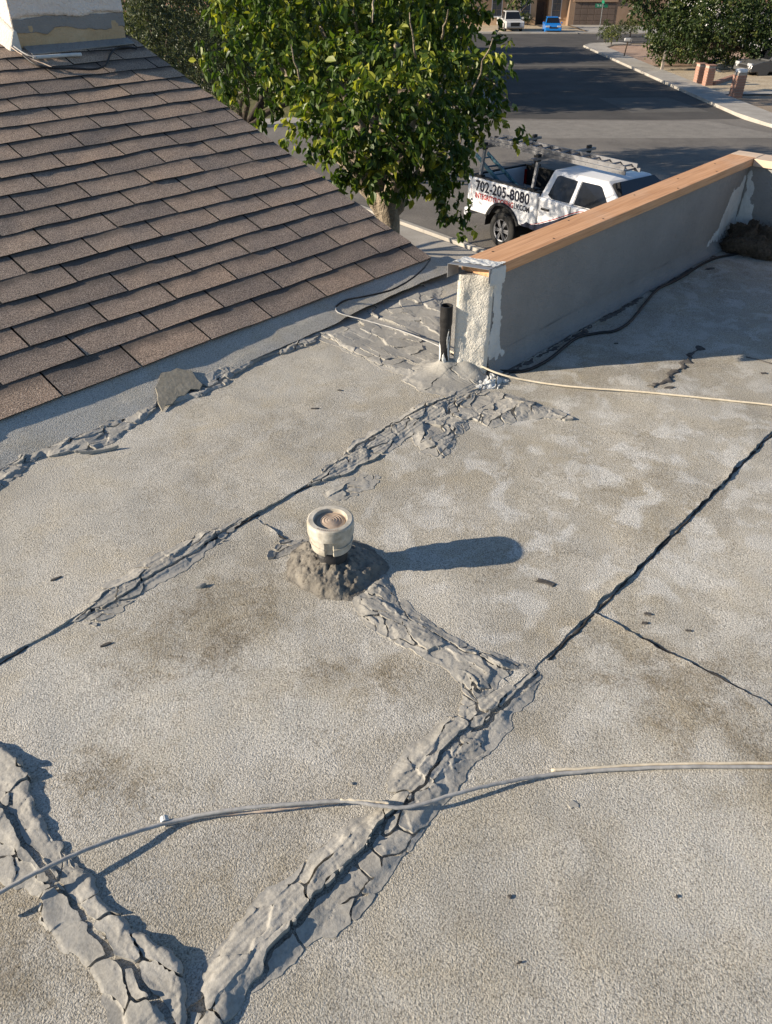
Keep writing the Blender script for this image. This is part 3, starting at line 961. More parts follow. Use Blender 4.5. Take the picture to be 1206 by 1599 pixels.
vent = empty('roof_vent', R2(VU, VW, vz), ROOF_ROT, 'cream plastic vent cap with recessed dished top rising from the roof', 'vent')
mb = MB(); mb.lathe([(.044, -.005), (.044, .115), (.040, .115)], 28)
mb.build('pipe', MAT['blackpaint'], vent, smooth=True)
# cap: ribbed ring with a notch on the side that faces the viewer
prof = [(.045, .092), (.0560, .092), (.0575, .098), (.0575, .114), (.0612, .1145), (.0612, .119), (.0575, .1195), (.0585, .138), (.0640, .1405), (.0650, .146), (.0650, .176), (.0635, .1815), (.0600, .1835),
        (.0475, .1835), (.0465, .1825), (.0455, .170)]
prof = [(r, z - .006) for r, z in prof]
N = 96; vs = []; fs = []; m = len(prof)
# direction of the notch in roof axes (towards the camera)
dv = Vector((-R2(VU, VW).x, -R2(VU, VW).y, 0)); na = math.atan2(dv.y, dv.x) - ROOF_ROT - rad(9)
for i in range(N):
    t = 2 * math.pi * i / N
    dt = abs((t - na + math.pi) % (2 * math.pi) - math.pi)
    for r, z in prof:
        rr = r
        if dt < .19 and z < .135 and r > .055: rr = .046
        vs.append((rr * math.cos(t), rr * math.sin(t), z))
for i in range(N):
    j = (i + 1) % N
    for k in range(m - 1): fs.append((i * m + k, j * m + k, j * m + k + 1, i * m + k + 1))
cap = mesh_obj('cap_ring', vs, fs, MAT['pvc'], vent, smooth=False)
mb = MB(); mb.lathe([(.0462, .171), (.040, .1695), (.0385, .1720), (.033, .1735), (.0325, .1718), (.026, .1748), (.0255, .1732), (.018, .1762), (.0175, .1750), (.010, .1772), (.0095, .1762), (.004, .1775), (.0001, .1775)], 40)
mb.build('dished_top', MAT['pvc_dirty'], vent, smooth=False, loc=(0, 0, -.0045))
# raised lettering bumps on the rim are too small to read: a row of moulded ticks
rn = random.Random(4)
for k in range(11):
    a = na - .55 + k * .10
    c = Vector((math.cos(a) * .0555, math.sin(a) * .0555, .1778)); tdir = Vector((-math.sin(a), math.cos(a), 0))
    mb = MB(); mb.beam(c - tdir * .0016, c + tdir * rn.uniform(.0008, .0018), .004, .0008)
    mb.build('moulded_mark', MAT['pvc_dirty'], vent)

# ---------------------------------------------------------------- black stub pipe beside the parapet
pu, pw = uw(693, 579, .02)
pz = float(surf(pu, pw))


def mound2(u, w):
    r = np.hypot(u - pu, w - pw) * (1 + .15 * fbm(u * 14, w * 14, 2, 87))
    return .048 * np.exp(-(r / .040) ** 1.6) + .010 * np.exp(-(r / .10) ** 3) + .050 * np.exp(-((u - 2.37) / .055) ** 2 - ((w - 1.735) / .07) ** 2)


mastic('pipe_collar', 'pale sealant mound around the foot of the black stub pipe',
       [(626, 596), (640, 576), (662, 560), (690, 556), (722, 552), (752, 570), (768, 592), (735, 618), (690, 622), (655, 614)], None, 201, thick=.006, cell=.2, axis=0, terr=.003, outer=.002,
       tilt=0, extra=mound2, cellgap=.0008, part='sealant_mound', cat='sealant collar')
mastic('sealant_lump', 'crumpled whitish sealant lumps at the foot of the parapet end',
       [(722, 588), (745, 578), (775, 582), (792, 592), (780, 606), (745, 606)], None, 212, mat='white_seal', thick=.014, cell=.035, axis=0, terr=.006, outer=.004, tilt=.3, cellgap=.003)
pipe = empty('stub_pipe', R2(pu, pw, pz), ROOF_ROT, 'black painted stub pipe standing against the parapet end', 'pipe')
mb = MB(); mb.lathe([(.0215, -.01), (.0215, .10), (.0225, .105), (.0225, .20), (.0250, .215), (.0250, .290), (.0205, .290), (.0205, .19), (.0001, .19)], 28)
mb.build('pipe_body', MAT['blackpaint'], pipe, smooth=False)
# drips of pale sealant on the pipe
rn = random.Random(11)
for k, (a0, z0, z1, w_) in enumerate(((-1.0, .06, .15, .006), (-.1, .05, .10, .008), (.75, .06, .17, .005), (.45, .12, .20, .003))):
    vs = []; n = 12
    a0 += na
    for i in range(n + 1):
        t = i / n; z = z0 + (z1 - z0) * t; hw = w_ / .0235 * (.5 + .6 * math.sin(t * 2.6)) * (1 - t ** 3) + rn.uniform(-.06, .06)
        for da in (-hw, -hw * .4, hw * .4, hw):
            a = a0 + da + .1 * math.sin(t * 5 + k); r_ = .0240 + (.0012 if abs(da) < hw * .6 else 0) + (.003 if z > .205 else 0)
            vs.append((r_ * math.cos(a), r_ * math.sin(a), z))
    fs = [(i * 4 + j, i * 4 + j + 1, i * 4 + j + 5, i * 4 + j + 4) for i in range(n) for j in range(3)]
    mesh_obj('sealant_drip', vs, fs, MAT['white_seal'], pipe, smooth=True)

# ---------------------------------------------------------------- parapet wall
PU0, PU1 = 2.300, 4.865           # near end, inner face of the far corner
PIN, POUT = 1.662, 1.772          # inner and outer face
PT = .428                         # top of the masonry
par = empty('parapet_wall', R2(PU0, PIN, 0), ROOF_ROT, 'low grey stucco parapet wall capped with a bare pine board', 'parapet wall')


def L(u, w, z): return (u - PU0, w - PIN, z)


SK = .085
mb = MB(); x0, y0, _ = L(PU0 + .032, PIN, 0); x1, y1, _ = L(PU1 + .12, POUT, 0)
mb.hexa([(x0 + SK, y0, -.02), (x1, y0, -.02), (x1, y1, -.02), (x0, y1, -.02), (x0 + SK, y0, PT), (x1, y0, PT), (x1, y1, PT), (x0, y1, PT)])
mb.box(*[L(PU1, 0, 0)[0], L(PU1 + .12, 0, 0)[0], L(0, -1.2, 0)[1], y0 - .0005], -.02, PT)
mb.build('masonry', MAT['stucco_grey'], par)
nn_, nz_ = 16, 44
vs = []; fs = []
for i in range(nn_):
    for j in range(nz_):
        t = i / (nn_ - 1); z = -.02 + (PT + .019) * j / (nz_ - 1)
        d_ = .010 + .004 * float(fbm(t * 4, z * 22, 4, 131)) + .004 * (1 if (t > .75 and fbm(z * 9, 0, 3, 132) > .1) else 0) + .020 * math.exp(-z / .05)
        e_ = min(t, 1 - t) * 8; d_ *= min(1, .25 + e_)
        vs.append((x0 + SK * (1 - t) - d_ * .80, y0 + (y1 - y0) * t - d_ * .55, z))
for i in range(nn_ - 1):
    for j in range(nz_ - 1): fs.append((i * nz_ + j, i * nz_ + j + 1, (i + 1) * nz_ + j + 1, (i + 1) * nz_ + j))
mesh_obj('end_face', vs, fs, MAT['stucco_cream'], par, smooth=True)
# coved foot
n = 220
prof = [(0, .075), (-.004, .045), (-.013, .024), (-.027, .010), (-.046, .002)]
vs = []
us = np.linspace(PU0 + .032 + SK, PU1, n)
for u in us:
    for dw, z in prof:
        w_ = PIN + dw - .001
        vs.append(L(u, w_ + .003 * float(fbm(u * 8, z * 30, 3, 5)), z + float(surf(u, 1.62)) + .002))
k = len(prof)
fs = [(i * k + j, (i + 1) * k + j, (i + 1) * k + j + 1, i * k + j + 1) for i in range(n - 1) for j in range(k - 1)]
mesh_obj('coved_foot', vs, fs, MAT['stucco_grey'], par, smooth=True)


def smear(name, mat, pts, wf, amp=.0035, seed=1, face='w'):
    """thin ragged skin on a face; pts is outline in (u,z)"""
    a = np.array(pts); lo = a.min(0) - .02; hi = a.max(0) + .02; res = .004
    U, Z = np.meshgrid(np.arange(lo[0], hi[0], res), np.arange(lo[1], hi[1], res), indexing='ij')
    d, _ = seg_dist(U, Z, list(pts) + [pts[0]]); sd = np.where(inside(U, Z, list(pts)), d, -d)
    sd = sd + .012 * fbm(U * 14, Z * 14, 3, seed) + .008 * fbm(U * 50, Z * 20, 3, seed + 1)
    dd = .001 + amp * sstep(0, .015, sd) * (.6 + .5 * fbm(U * 60, Z * 22, 3, seed + 2))
    m = sd > 0
    nu, nz = U.shape; idx = np.arange(nu * nz).reshape(nu, nz)
    qm = m[:-1, :-1] & m[1:, :-1] & m[1:, 1:] & m[:-1, 1:]
    Q = np.stack([idx[:-1, :-1], idx[1:, :-1], idx[1:, 1:], idx[:-1, 1:]], -1)[qm]
    if face == 'w': V = np.stack([U - PU0, (wf - PIN) - dd, Z], -1).reshape(-1, 3)
    else: V = np.stack([(wf - PU0) - dd, U - PIN, Z], -1).reshape(-1, 3); Q = Q[:, ::-1]
    f = fast_mesh(name, V, Q, mat)
    bm = bmesh.new(); bm.from_mesh(f); bmesh.ops.delete(bm, geom=[v for v in bm.verts if not v.link_faces], context='VERTS'); bm.to_mesh(f); bm.free()
    o = bpy.data.objects.new(name, f); link(o, par)
    return o


tag(smear('sealant_smear', MAT['white_seal'], [(2.415, .02), (2.62, .02), (2.54, .06), (2.50, .12), (2.485, .25), (2.48, .34), (2.49, .40), (2.415, .40)], PIN, seed=31), 'white brushed sealant at the near corner')
tag(smear('sealant_smear', MAT['white_seal'], [(4.42, .02), (4.86, .02), (4.86, .36), (4.83, .40), (4.79, .33), (4.72, .32), (4.66, .22), (4.60, .10), (4.50, .06)], PIN, .005, 33), 'white brushed sealant in the far corner')
smear('sealant_smear', MAT['white_seal'], [(1.66, .02), (1.66, .36), (1.64, .40), (1.60, .30), (1.57, .18), (1.54, .10), (1.50, .02)], PU1, .004, 35, face='u')
# boards
CW0, CW1 = 1.640, 1.787


def board(name, u0, u1, w0, w1, z0, z1, mat, axis='u'):
    mb = MB(); n = 24
    ax = np.linspace(0, 1, n)
    vs = []; rnd = np.random.RandomState(int(u0 * 100))
    for t in ax:
        wob = .0012 * float(fbm(t * 6, 0, 2, 9)); zb = .0015 * float(fbm(t * 5, 3, 2, 10))
        if axis == 'u':
            u = u0 + (u1 - u0) * t
            ring = [(u, w0 + wob, z0 + zb), (u, w1 + wob, z0 + zb), (u, w1 + wob, z1 + zb), (u, w0 + wob, z1 + zb)]
        else:
            w = w0 + (w1 - w0) * t
            ring = [(u0 + wob, w, z0 + zb), (u1 + wob, w, z0 + zb), (u1 + wob, w, z1 + zb), (u0 + wob, w, z1 + zb)]
        vs += [L(*q) for q in ring]
    fs = [(i * 4 + j, i * 4 + (j + 1) % 4, (i + 1) * 4 + (j + 1) % 4, (i + 1) * 4 + j) for i in range(n - 1) for j in range(4)]
    fs += [(3, 2, 1, 0), tuple((n - 1) * 4 + j for j in range(4))]
    mb.add(vs, fs)
    return mb.build(name, mat, par, bevel=.0025)


board('cap_board', 2.372, PU1 + .010, CW0, CW1, PT + .0015, PT + .0415, MAT['wood'])
mb_pale = make_wood(); mb_pale.name = 'whitewashed_board'
pn = mb_pale.node_tree
for nd in pn.nodes:
    if nd.type == 'MIX':
        for i in (6, 7):
            if not nd.inputs[i].is_linked:
                c = nd.inputs[i].default_value; nd.inputs[i].default_value = (c[0] * .5 + .32, c[1] * .5 + .30, c[2] * .5 + .25, 1)
board('cap_board', PU1 - .024, PU1 + .135, -1.1, CW1 - .15, PT + .0015, PT + .0400, mb_pale, 'w')
tag(board('cap_board', PU1 + .0115, PU1 + .135, CW1 - .149, CW1, PT + .0015, PT + .0410, mb_pale), 'pale corner block at the far end')
# bent metal end cap
mb = MB()
t = .0015; zc_ = PT + .0425
def skw(o_n, i_n, o_f, i_f, z0, z1, wi=CW0 - .004, wo=CW1 + .006):
    return [L(i_n, wi, z0), L(i_f, wi, z0), L(o_f, wo, z0), L(o_n, wo, z0), L(i_n, wi, z1), L(i_f, wi, z1), L(o_f, wo, z1), L(o_n, wo, z1)]
mb.hexa(skw(2.292, 2.340, 2.36, 2.425, zc_, zc_ + t))
mb.hexa(skw(2.3405, 2.340, 2.425, 2.425, PT - .010, zc_ - .0002, CW0 - .0055, CW0 - .004))
mb.hexa(skw(2.292, 2.2925, 2.36, 2.36, PT - .010, zc_ - .0002, CW1 + .0062, CW1 + .0077))
mb.build('end_flashing', MAT['galv'], par)
smear('flashing_sealant', MAT['white_seal'], [(2.352, PT - .015), (2.450, PT - .03), (2.445, PT + .04), (2.352, PT + .04)], CW0 - .0057, .003, 41)
# sealant daubed over the joint on top
U, Wt = np.meshgrid(np.linspace(2.325, 2.405, 30), np.linspace(CW0 - .003, CW1 + .004, 40), indexing='ij')
S0 = U.copy(); U = U + (CW1 - Wt) / (CW1 - CW0) * .055 - .010
Zt = PT + .0445 + .0025 * np.clip(.4 + fbm(U * 60, Wt * 40, 3, 51), 0, 1.2)
e_ = np.minimum(S0 - 2.325, 2.405 - S0) + .010 * fbm(Wt * 30, U * 20, 3, 52)
keep = e_ > .004
idx = np.arange(U.size).reshape(U.shape)
Q = np.stack([idx[:-1, :-1], idx[1:, :-1], idx[1:, 1:], idx[:-1, 1:]], -1)[keep[:-1, :-1] & keep[1:, 1:]]
fm = fast_mesh('joint_sealant', np.stack([U - PU0, Wt - PIN, Zt], -1).reshape(-1, 3), Q.reshape(-1, 4), MAT['white_seal'])
bm = bmesh.new(); bm.from_mesh(fm); bmesh.ops.delete(bm, geom=[v for v in bm.verts if not v.link_faces], context='VERTS'); bm.to_mesh(fm); bm.free()
link(bpy.data.objects.new('joint_sealant', fm), par)
# nail dents in the board
rn = random.Random(5)
for k in range(9):
    u = 2.50 + k * .27 + rn.uniform(-.10, .10)
    for w_ in ((1.66 + rn.uniform(-.005, .01),) if k % 2 else (1.75 + rn.uniform(-.01, .01),)):
        mb = MB(); mb.lathe([(.0048, .0002), (.0038, .0010), (.0012, .0004), (.0001, .0003)], 10)
        mb.build('nail_dent', MAT['deck'], par, loc=L(u, w_, PT + .0412 + .0012))

# brown clump in the far corner
rn = np.random.RandomState(3)
du, dw = uw(1182, 372, 0)
mb = MB(); n, m = 40, 22
for i in range(n):
    for j in range(m + 1):
        th = 2 * math.pi * i / n; ph = math.pi / 2 * j / m
        s = 1 + .28 * float(fbm(math.cos(th) * 2 + 5, math.sin(th) * 2 + ph * 2, 4, 61)) + .06 * float(fbm(th * 9, ph * 14, 2, 62))
        x = .20 * math.cos(th) * math.cos(ph) * s; y = .12 * math.sin(th) * math.cos(ph) * s; z = .135 * math.sin(ph) * s
        mb.v.append((y, -x - .02, z))
for i in range(n):
    for j in range(m): mb.f.append((i * (m + 1) + j, ((i + 1) % n) * (m + 1) + j, ((i + 1) % n) * (m + 1) + j + 1, i * (m + 1) + j + 1))
clump = mb.build('debris_clump', MAT['debris'], smooth=True, loc=R2(PU1 - .13, 1.50, float(surf(4.7, 1.5))))
clump.rotation_euler = (0, 0, ROOF_ROT)
tag(clump, 'dark brown clump of matted debris wedged in the far parapet corner', 'debris clump')
# bristles on the clump
vs = []; fs = []
for k in range(700):
    th = rn.rand() * 2 * math.pi; ph = rn.rand() * 1.4
    x = .20 * math.cos(th) * math.cos(ph); y = .12 * math.sin(th) * math.cos(ph); z = .135 * math.sin(ph)
    c = np.array([y, -x - .02, z]); nn = c / np.linalg.norm(c); c = c + nn * .004
    dr = rn.randn(3); dr /= np.linalg.norm(dr); dr = (dr + nn * .3); s2 = np.cross(dr, rn.randn(3)); s2 /= np.linalg.norm(s2) + 1e-6
    l = .012 + .02 * rn.rand(); i0 = len(vs)
    vs += [c - dr * l, c + dr * l + s2 * .0012, c + dr * l - s2 * .0012]; fs.append((i0, i0 + 1, i0 + 2))
o = mesh_obj('bristle', vs, fs, MAT['debris'], clump); o['kind'] = 'stuff'

# ---------------------------------------------------------------- cables
def roof_pt(px, py, h=.006):
    a, b = uw(px, py, .015 + h); return R2(a, b, float(surf(a, b)) + h)


cable('cable', 'thick grey cable crossing the foreground roof from the left edge',
      [roof_pt(-60, 1428, .035), roof_pt(0, 1393, .040), roof_pt(80, 1352, .035), roof_pt(160, 1316, .028), roof_pt(258, 1283, .012), roof_pt(350, 1263, .018), roof_pt(450, 1252, .022),
       roof_pt(540, 1247, .022), roof_pt(590, 1254, .022), roof_pt(640, 1254, .024), roof_pt(720, 1232, .022), roof_pt(790, 1216, .014), roof_pt(870, 1203, .008), roof_pt(1000, 1195, .007),
       roof_pt(1110, 1194, .007), roof_pt(1290, 1196, .007), roof_pt(1500, 1210, .007), roof_pt(1800, 1260, .007)], .0042, MAT['cable_grey'], n=10)
cable('cable', 'thin faded tan cable lying under the thick grey foreground cable',
      [roof_pt(262, 1284, .006), roof_pt(330, 1271, .006), roof_pt(420, 1262, .008), roof_pt(500, 1252, .010), roof_pt(550, 1247, .014), roof_pt(606, 1250, .016)], .0030, MAT['cable_pink'], n=10)
tag(cable('wire_stub', 'cream cut end of flat wire beside the grey foreground cable', [roof_pt(532, 1245, .026), roof_pt(560, 1246, .024), (roof_pt(585, 1248, .022)), roof_pt(609, 1251, .020)],
          [.002] * 4 + [.0035] * 21, MAT['cable_cream'], 'wire stub'))
cable('cable', 'flat white cable ending beside the grey cable at right',
      [roof_pt(862, 1197, .010), roof_pt(930, 1194, .008), roof_pt(1000, 1190, .006), roof_pt(1100, 1189, .005), roof_pt(1200, 1188, .005), roof_pt(1290, 1190, .005), roof_pt(1500, 1202, .005), roof_pt(1800, 1250, .005)], .0036, MAT['cable_cream'], n=10)
cp = roof_pt(258, 1283, 0)
clip = empty('cable_clip', cp, ROOF_ROT, 'small white clip around the grey foreground cable', 'cable clip')
mb = MB(); mb.lathe([(.0045, -.006), (.0085, -.006), (.0085, .006), (.0045, .006)], 14, (0, 0, 0), 'y', True)
mb.build('loop', MAT['white_seal'], clip, loc=(0, 0, .012), rot=(0, 0, rad(-22)))
mb = MB(); mb.box(-.006, .006, -.007, .007, 0, .006)
mb.build('foot', MAT['white_seal'], clip, bevel=.001)
# cables at the parapet
cable('cable', 'cream cable running from the black pipe to the right edge',
      [roof_pt(700, 545, .065), roof_pt(735, 562, .05), roof_pt(780, 580, .03),
       roof_pt(830, 592, .012), roof_pt(900, 602, .008), roof_pt(1000, 611, .007), roof_pt(1100, 621, .007), roof_pt(1206, 631, .007), roof_pt(1300, 640, .007), roof_pt(1500, 665, .007), roof_pt(1750, 700, .007)], .0042, MAT['cable_cream'], n=10)
cable('cable', 'weathered tan-grey cable strung from the shingle edge to the black pipe',
      [roof_pt(524, 478, .05), roof_pt(530, 488, .04), roof_pt(570, 499, .03), roof_pt(620, 513, .03), roof_pt(670, 532, .045), roof_pt(702, 546, .06)], .003, MAT['cable_grey'], n=10)
cable('cable', 'black cable lying along the edge of the shingles towards the parapet',
      [roof_pt(524, 478, .052), roof_pt(540, 468, .06), roof_pt(570, 462, .07), roof_pt(610, 452, .075), roof_pt(640, 436, .085), roof_pt(660, 420, .095), roof_pt(672, 404, .10)], .0045, MAT['cable_black'], n=10)
BLK = [(704, 549), (730, 561), (770, 575), (806, 576), (830, 572), (860, 556), (900, 525), (935, 516), (962, 512), (985, 498), (1008, 470), (1028, 448), (1060, 432), (1100, 408), (1125, 398), (1158, 391), (1174, 374), (1206, 369), (1260, 360)]
cable('cable', 'black cable wandering along the foot of the parapet wall',
      [roof_pt(x, y, .055 if x < 720 else (.03 if x < 760 else .007)) for x, y in BLK], .0068, MAT['cable_black'], n=10)

# ---------------------------------------------------------------- chips and scraps on the roof
def chip(label, px, py, sx, sy, rot, mat='chip', h=.0028, seed=0, curl=0.0, cat='roof chip', name='roof_chip', shape=None):
    r = random.Random(seed); n = 8
    pts = shape or [((.55 + .6 * r.random()) * math.cos(2 * math.pi * i / n) * sx / 2, (.45 + .8 * r.random()) * math.sin(2 * math.pi * i / n) * sy / 2) for i in range(n)]
    n = len(pts)
    mb = MB(); zc = lambda x, y: curl * (abs(x) / (sx / 2)) ** 2
    top = [(x, y, h + zc(x, y)) for x, y in pts] + [(x * .5, y * .5, h * 1.15 + zc(x * .5, 0)) for x, y in pts] + [(0, 0, h * 1.1)]
    bot = [(x * 1.02, y * 1.02, zc(x, y) - .001) for x, y in pts]
    fs = [(i, (i + 1) % n, n + (i + 1) % n, n + i) for i in range(n)] + [(n + i, n + (i + 1) % n, 2 * n) for i in range(n)]
    o2 = 2 * n + 1
    fs += [(i, o2 + i, o2 + (i + 1) % n, (i + 1) % n) for i in range(n)] + [tuple(o2 + i for i in range(n))[::-1]]
    mb.add(top + bot, fs)
    a, b = uw(px, py)
    o = mb.build(name, MAT[mat], loc=R2(a, b, float(surf(a, b)) + .0006), rot=(0, 0, rad(rot)))
    return tag(o, label, cat, 'loose chips on the roof')


chip('elongated black roof chip right of the vent shadow', 853, 906, .075, .024, -25, seed=1)
chip('upper of two small dark chips right of the long seam', 1013, 952, .022, .012, 0, seed=2)
chip('lower of two small dark chips right of the long seam', 1009, 966, .024, .012, 0, seed=3)
chip('tiny dark chip alone near the right edge below the two chips', 1078, 979, .020, .008, 0, seed=4)
chip('curled grey sliver below the shingle edge strip at left', 160, 707, .125, .014, 22, 'mastic', .010, seed=5, curl=.006)
chip('small dark sliver on the roof above the long left patch', 87, 905, .035, .008, 40, seed=6)
chip('thin pointed chip right of the long left patch', 312, 915, .050, .012, 28, 'mastic', .008, seed=7)
chip('small round dirt spot on the lower right roof', 797, 1397, .010, .009, 0, seed=8)
chip('tiny dark speck low on the lower right roof', 812, 1500, .013, .004, 20, seed=9)
chip('faint curled ring scrap right of the foreground cable', 896, 1254, .026, .020, 0, 'mastic', .0012, seed=10)
chip('flat dark chip near the cream cable and cracked patch', 1045, 606, .050, .018, 10, seed=11)
chip('small dark chip in the parapet shadow near the black cable', 1110, 418, .07, .03, 20, seed=12)
chip('tiny chip in shadow between black cable and seam', 963, 534, .022, .012, 0, seed=13)
chip('small brown chip near the right edge in sun', 1193, 583, .035, .018, 0, seed=14)
chip('small dark chip left of the sealant patch near the cable', 492, 640, .03, .012, 10, seed=15)
chip('dark speck between the shingle strip and left seam', 530, 612, .025, .012, 0, seed=16)
chip('small grey chip above the foreground cable stub', 548, 1222, .010, .007, 0, 'mastic', .003, seed=17)
chip('small dark sliver on the roof between long left patch and lower left strip', 165, 1005, .040, .008, 35, seed=18)
chip('tiny speck alone at the lower right of the roof', 1057, 1399, .007, .006, 0, seed=19)
a = [uw(x, y, .05) for x, y in ((243, 606), (249, 597), (252, 588), (266, 585), (277, 580), (291, 581), (299, 580), (306, 588), (315, 594), (311, 600), (297, 601), (288, 609), (277, 612), (268, 621), (257, 624), (252, 631), (246, 622), (246, 614))]
ca = np.mean(a, 0)
poly = [(x - ca[0], y - ca[1]) for x, y in a]
o = chip('flat olive slate chip lodged in the edge strip below the shingles', 280, 602, .2, .1, 0, 'olive_chip', .003, 20, 0, 'slate chip', 'slate_chip', poly)
o.location = R2(ca[0], ca[1], .040); o.rotation_euler = Matrix.Rotation(ROOF_ROT, 3, 'Z').to_quaternion().__matmul__(Matrix.Rotation(rad(14), 3, 'X').to_quaternion()).to_euler()
# ---------------------------------------------------------------- street, pavements, yards
def make_asphalt():
    n = NT('worn_asphalt')
    big = n.noise(.35, 6, .65); med = n.noise(3.0, 6, .7)
    c = n.mix(n.ramp(big, [(.35, 0.), (.65, 1.)]), (.150, .135, .118), (.225, .203, .176))
    c = n.mix(n.ramp(n.noise(.8, 6, .7, n.scale((3.5, .6, 1))), [(.5, 0.), (.72, .4)]), c, (.095, .088, .08))
    c = n.mix(n.ramp(med, [(.56, 0.), (.74, .45)]), c, (.25, .225, .195))
    c = n.mix(.5, c, n.ramp(n.noise(28, 3, .6), [(.35, .45), (.65, 1.15)]), 'MULTIPLY')
    return n.fin(c, .9, n.bump(n.noise(30, 4, .65), .5, .02), spec=.25)


MAT['asphalt'] = make_asphalt()
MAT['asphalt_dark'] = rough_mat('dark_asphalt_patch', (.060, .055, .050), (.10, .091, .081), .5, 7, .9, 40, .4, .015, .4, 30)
MAT['asphalt_pale'] = rough_mat('pale_asphalt_patch', (.225, .205, .178), (.29, .265, .23), 2, 6, .9, 40, .4, .015, .4, 30)
MAT['asphalt_faint'] = rough_mat('faint_asphalt_patch', (.10, .093, .083), (.14, .13, .115), 1, 6, .9, 40, .4, .015, .4, 30)
MAT['concrete'] = rough_mat('pale_concrete', (.33, .30, .26), (.45, .42, .37), 1.2, 6, .9, 40, .3, .01, .25, 40)
MAT['soil'] = rough_mat('desert_soil', (.27, .205, .145), (.40, .32, .235), .5, 7, .95, 12, .5, .03, .4, 14)
MAT['gravel'] = rough_mat('pink_gravel_yard', (.36, .235, .165), (.48, .34, .25), 1.0, 7, .95, 14, .6, .03, .45, 12)
MAT['tan_gravel'] = rough_mat('tan_gravel_yard', (.46, .36, .24), (.60, .50, .36), 1.0, 7, .95, 14, .6, .03, .45, 12)
MAT['lawn'] = rough_mat('dry_lawn', (.09, .095, .028), (.22, .19, .075), .9, 6, .95, 25, .6, .03, .5, 20)


def sheet(name, poly, off, mat, thick=0.0, kind='structure', label=None, parent=None):
    """polygon lying on the falling street plane"""
    n = len(poly)
    vs = [(x, y, gz(y) + off) for x, y in poly]
    fs = [tuple(range(n))]
    if thick:
        vs += [(x, y, gz(y) + off - thick) for x, y in poly]
        fs += [(i, n + i, n + (i + 1) % n, (i + 1) % n) for i in range(n)]
    me = bpy.data.meshes.new(name); me.from_pydata(vs, [], fs); me.update()
    bm = bmesh.new(); bm.from_mesh(me); bmesh.ops.triangulate(bm, faces=[f for f in bm.faces if len(f.verts) > 4]); bmesh.ops.recalc_face_normals(bm, faces=bm.faces[:]); bm.to_mesh(me); bm.free()
    # upward normals
    if me.polygons and sum(p.normal.z * p.area for p in me.polygons) < 0: me.flip_normals()
    me.materials.append(mat)
    o = bpy.data.objects.new(name, me); link(o, parent)
    if kind: o['kind'] = kind
    if label: o['label'] = label
    return o


sheet('ground', [(-260, -90), (260, -90), (260, 700), (-260, 700)], -.03, MAT['soil'], label='bare tan desert ground around the houses')
hd = Vector((.588, -.809))
A0 = Vector((2.1, 18.0))
nearL = [A0 + hd * t for t in (40, 14, 4, -4, -12, -17)]
ROAD = [(p.x, p.y) for p in nearL] + [(-9.5, 34.5), (-3, 36.5), (3.2, 38.2), (5.2, 41), (5.6, 50), (5.8, 78), (4.6, 81.5), (2, 83), (-70, 83.5), (-70, 97.0), (90, 96.0), (90, 83.0),
        (21.5, 83), (18.6, 81.8), (17.4, 79), (16.9, 65), (16.2, 45), (16.0, 38), (16.6, 34), (18.5, 30), (24, 22), (48, -12)]
sheet('road', ROAD, .0, MAT['asphalt'], label='worn asphalt street bending past the house')
sheet('road_patch', [(5.0, 33.2), (16.2, 33.4), (14.3, 37.6), (5.2, 37.8)], .004, MAT['asphalt_pale'], label='pale rectangular asphalt patch')
sheet('road_patch', [(11.5, 40.0), (15.2, 40.3), (14.8, 45.5), (11.1, 45.2)], .008, MAT['asphalt_faint'], label='faint pale asphalt patch in the shaded street')
sheet('road_patch', [(6.2, 61.5), (16.3, 61.9), (16.4, 63.1), (6.2, 62.6)], .008, MAT['asphalt_faint'], label='pale strip across the street')
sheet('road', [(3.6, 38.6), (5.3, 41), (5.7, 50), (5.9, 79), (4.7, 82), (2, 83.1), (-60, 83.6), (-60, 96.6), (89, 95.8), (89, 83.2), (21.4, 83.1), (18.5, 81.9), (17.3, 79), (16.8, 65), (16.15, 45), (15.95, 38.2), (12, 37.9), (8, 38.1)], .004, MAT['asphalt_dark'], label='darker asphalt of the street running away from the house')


def kerb_line(name, pts, wd, h, off_side, parent=None, seg=3.0, mat='concrete', gap=.008, label=None):
    """kerb stones laid end to end along a line"""
    P = [Vector((a, b, 0)) for a, b in pts]
    root = None; Lc = [0]
    for a, b in zip(P, P[1:]): Lc.append(Lc[-1] + (b - a).length)
    n = max(1, int(Lc[-1] / seg)); objs = []

    def at(s):
        x = float(np.interp(s, Lc, [p.x for p in P])); y = float(np.interp(s, Lc, [p.y for p in P])); return Vector((x, y, 0))
    for i in range(n):
        a = at(Lc[-1] * i / n); b = at(Lc[-1] * (i + 1) / n); d = (b - a).normalized(); s = Vector((-d.y, d.x, 0)) * off_side
        a2 = a + d * gap * .5; b2 = b - d * gap * .5
        mb = MB()
        q = [a2, b2, b2 + s * wd, a2 + s * wd]
        lo = [(p.x, p.y, gz(p.y) - .05) for p in q]
        hi = [(p.x + (s.x * .02 if k < 2 else 0), p.y + (s.y * .02 if k < 2 else 0), gz(p.y) + h) for k, p in enumerate(q)]
        mb.hexa(lo + hi)
        o = mb.build(name, MAT[mat], parent); objs.append(o)
    return objs


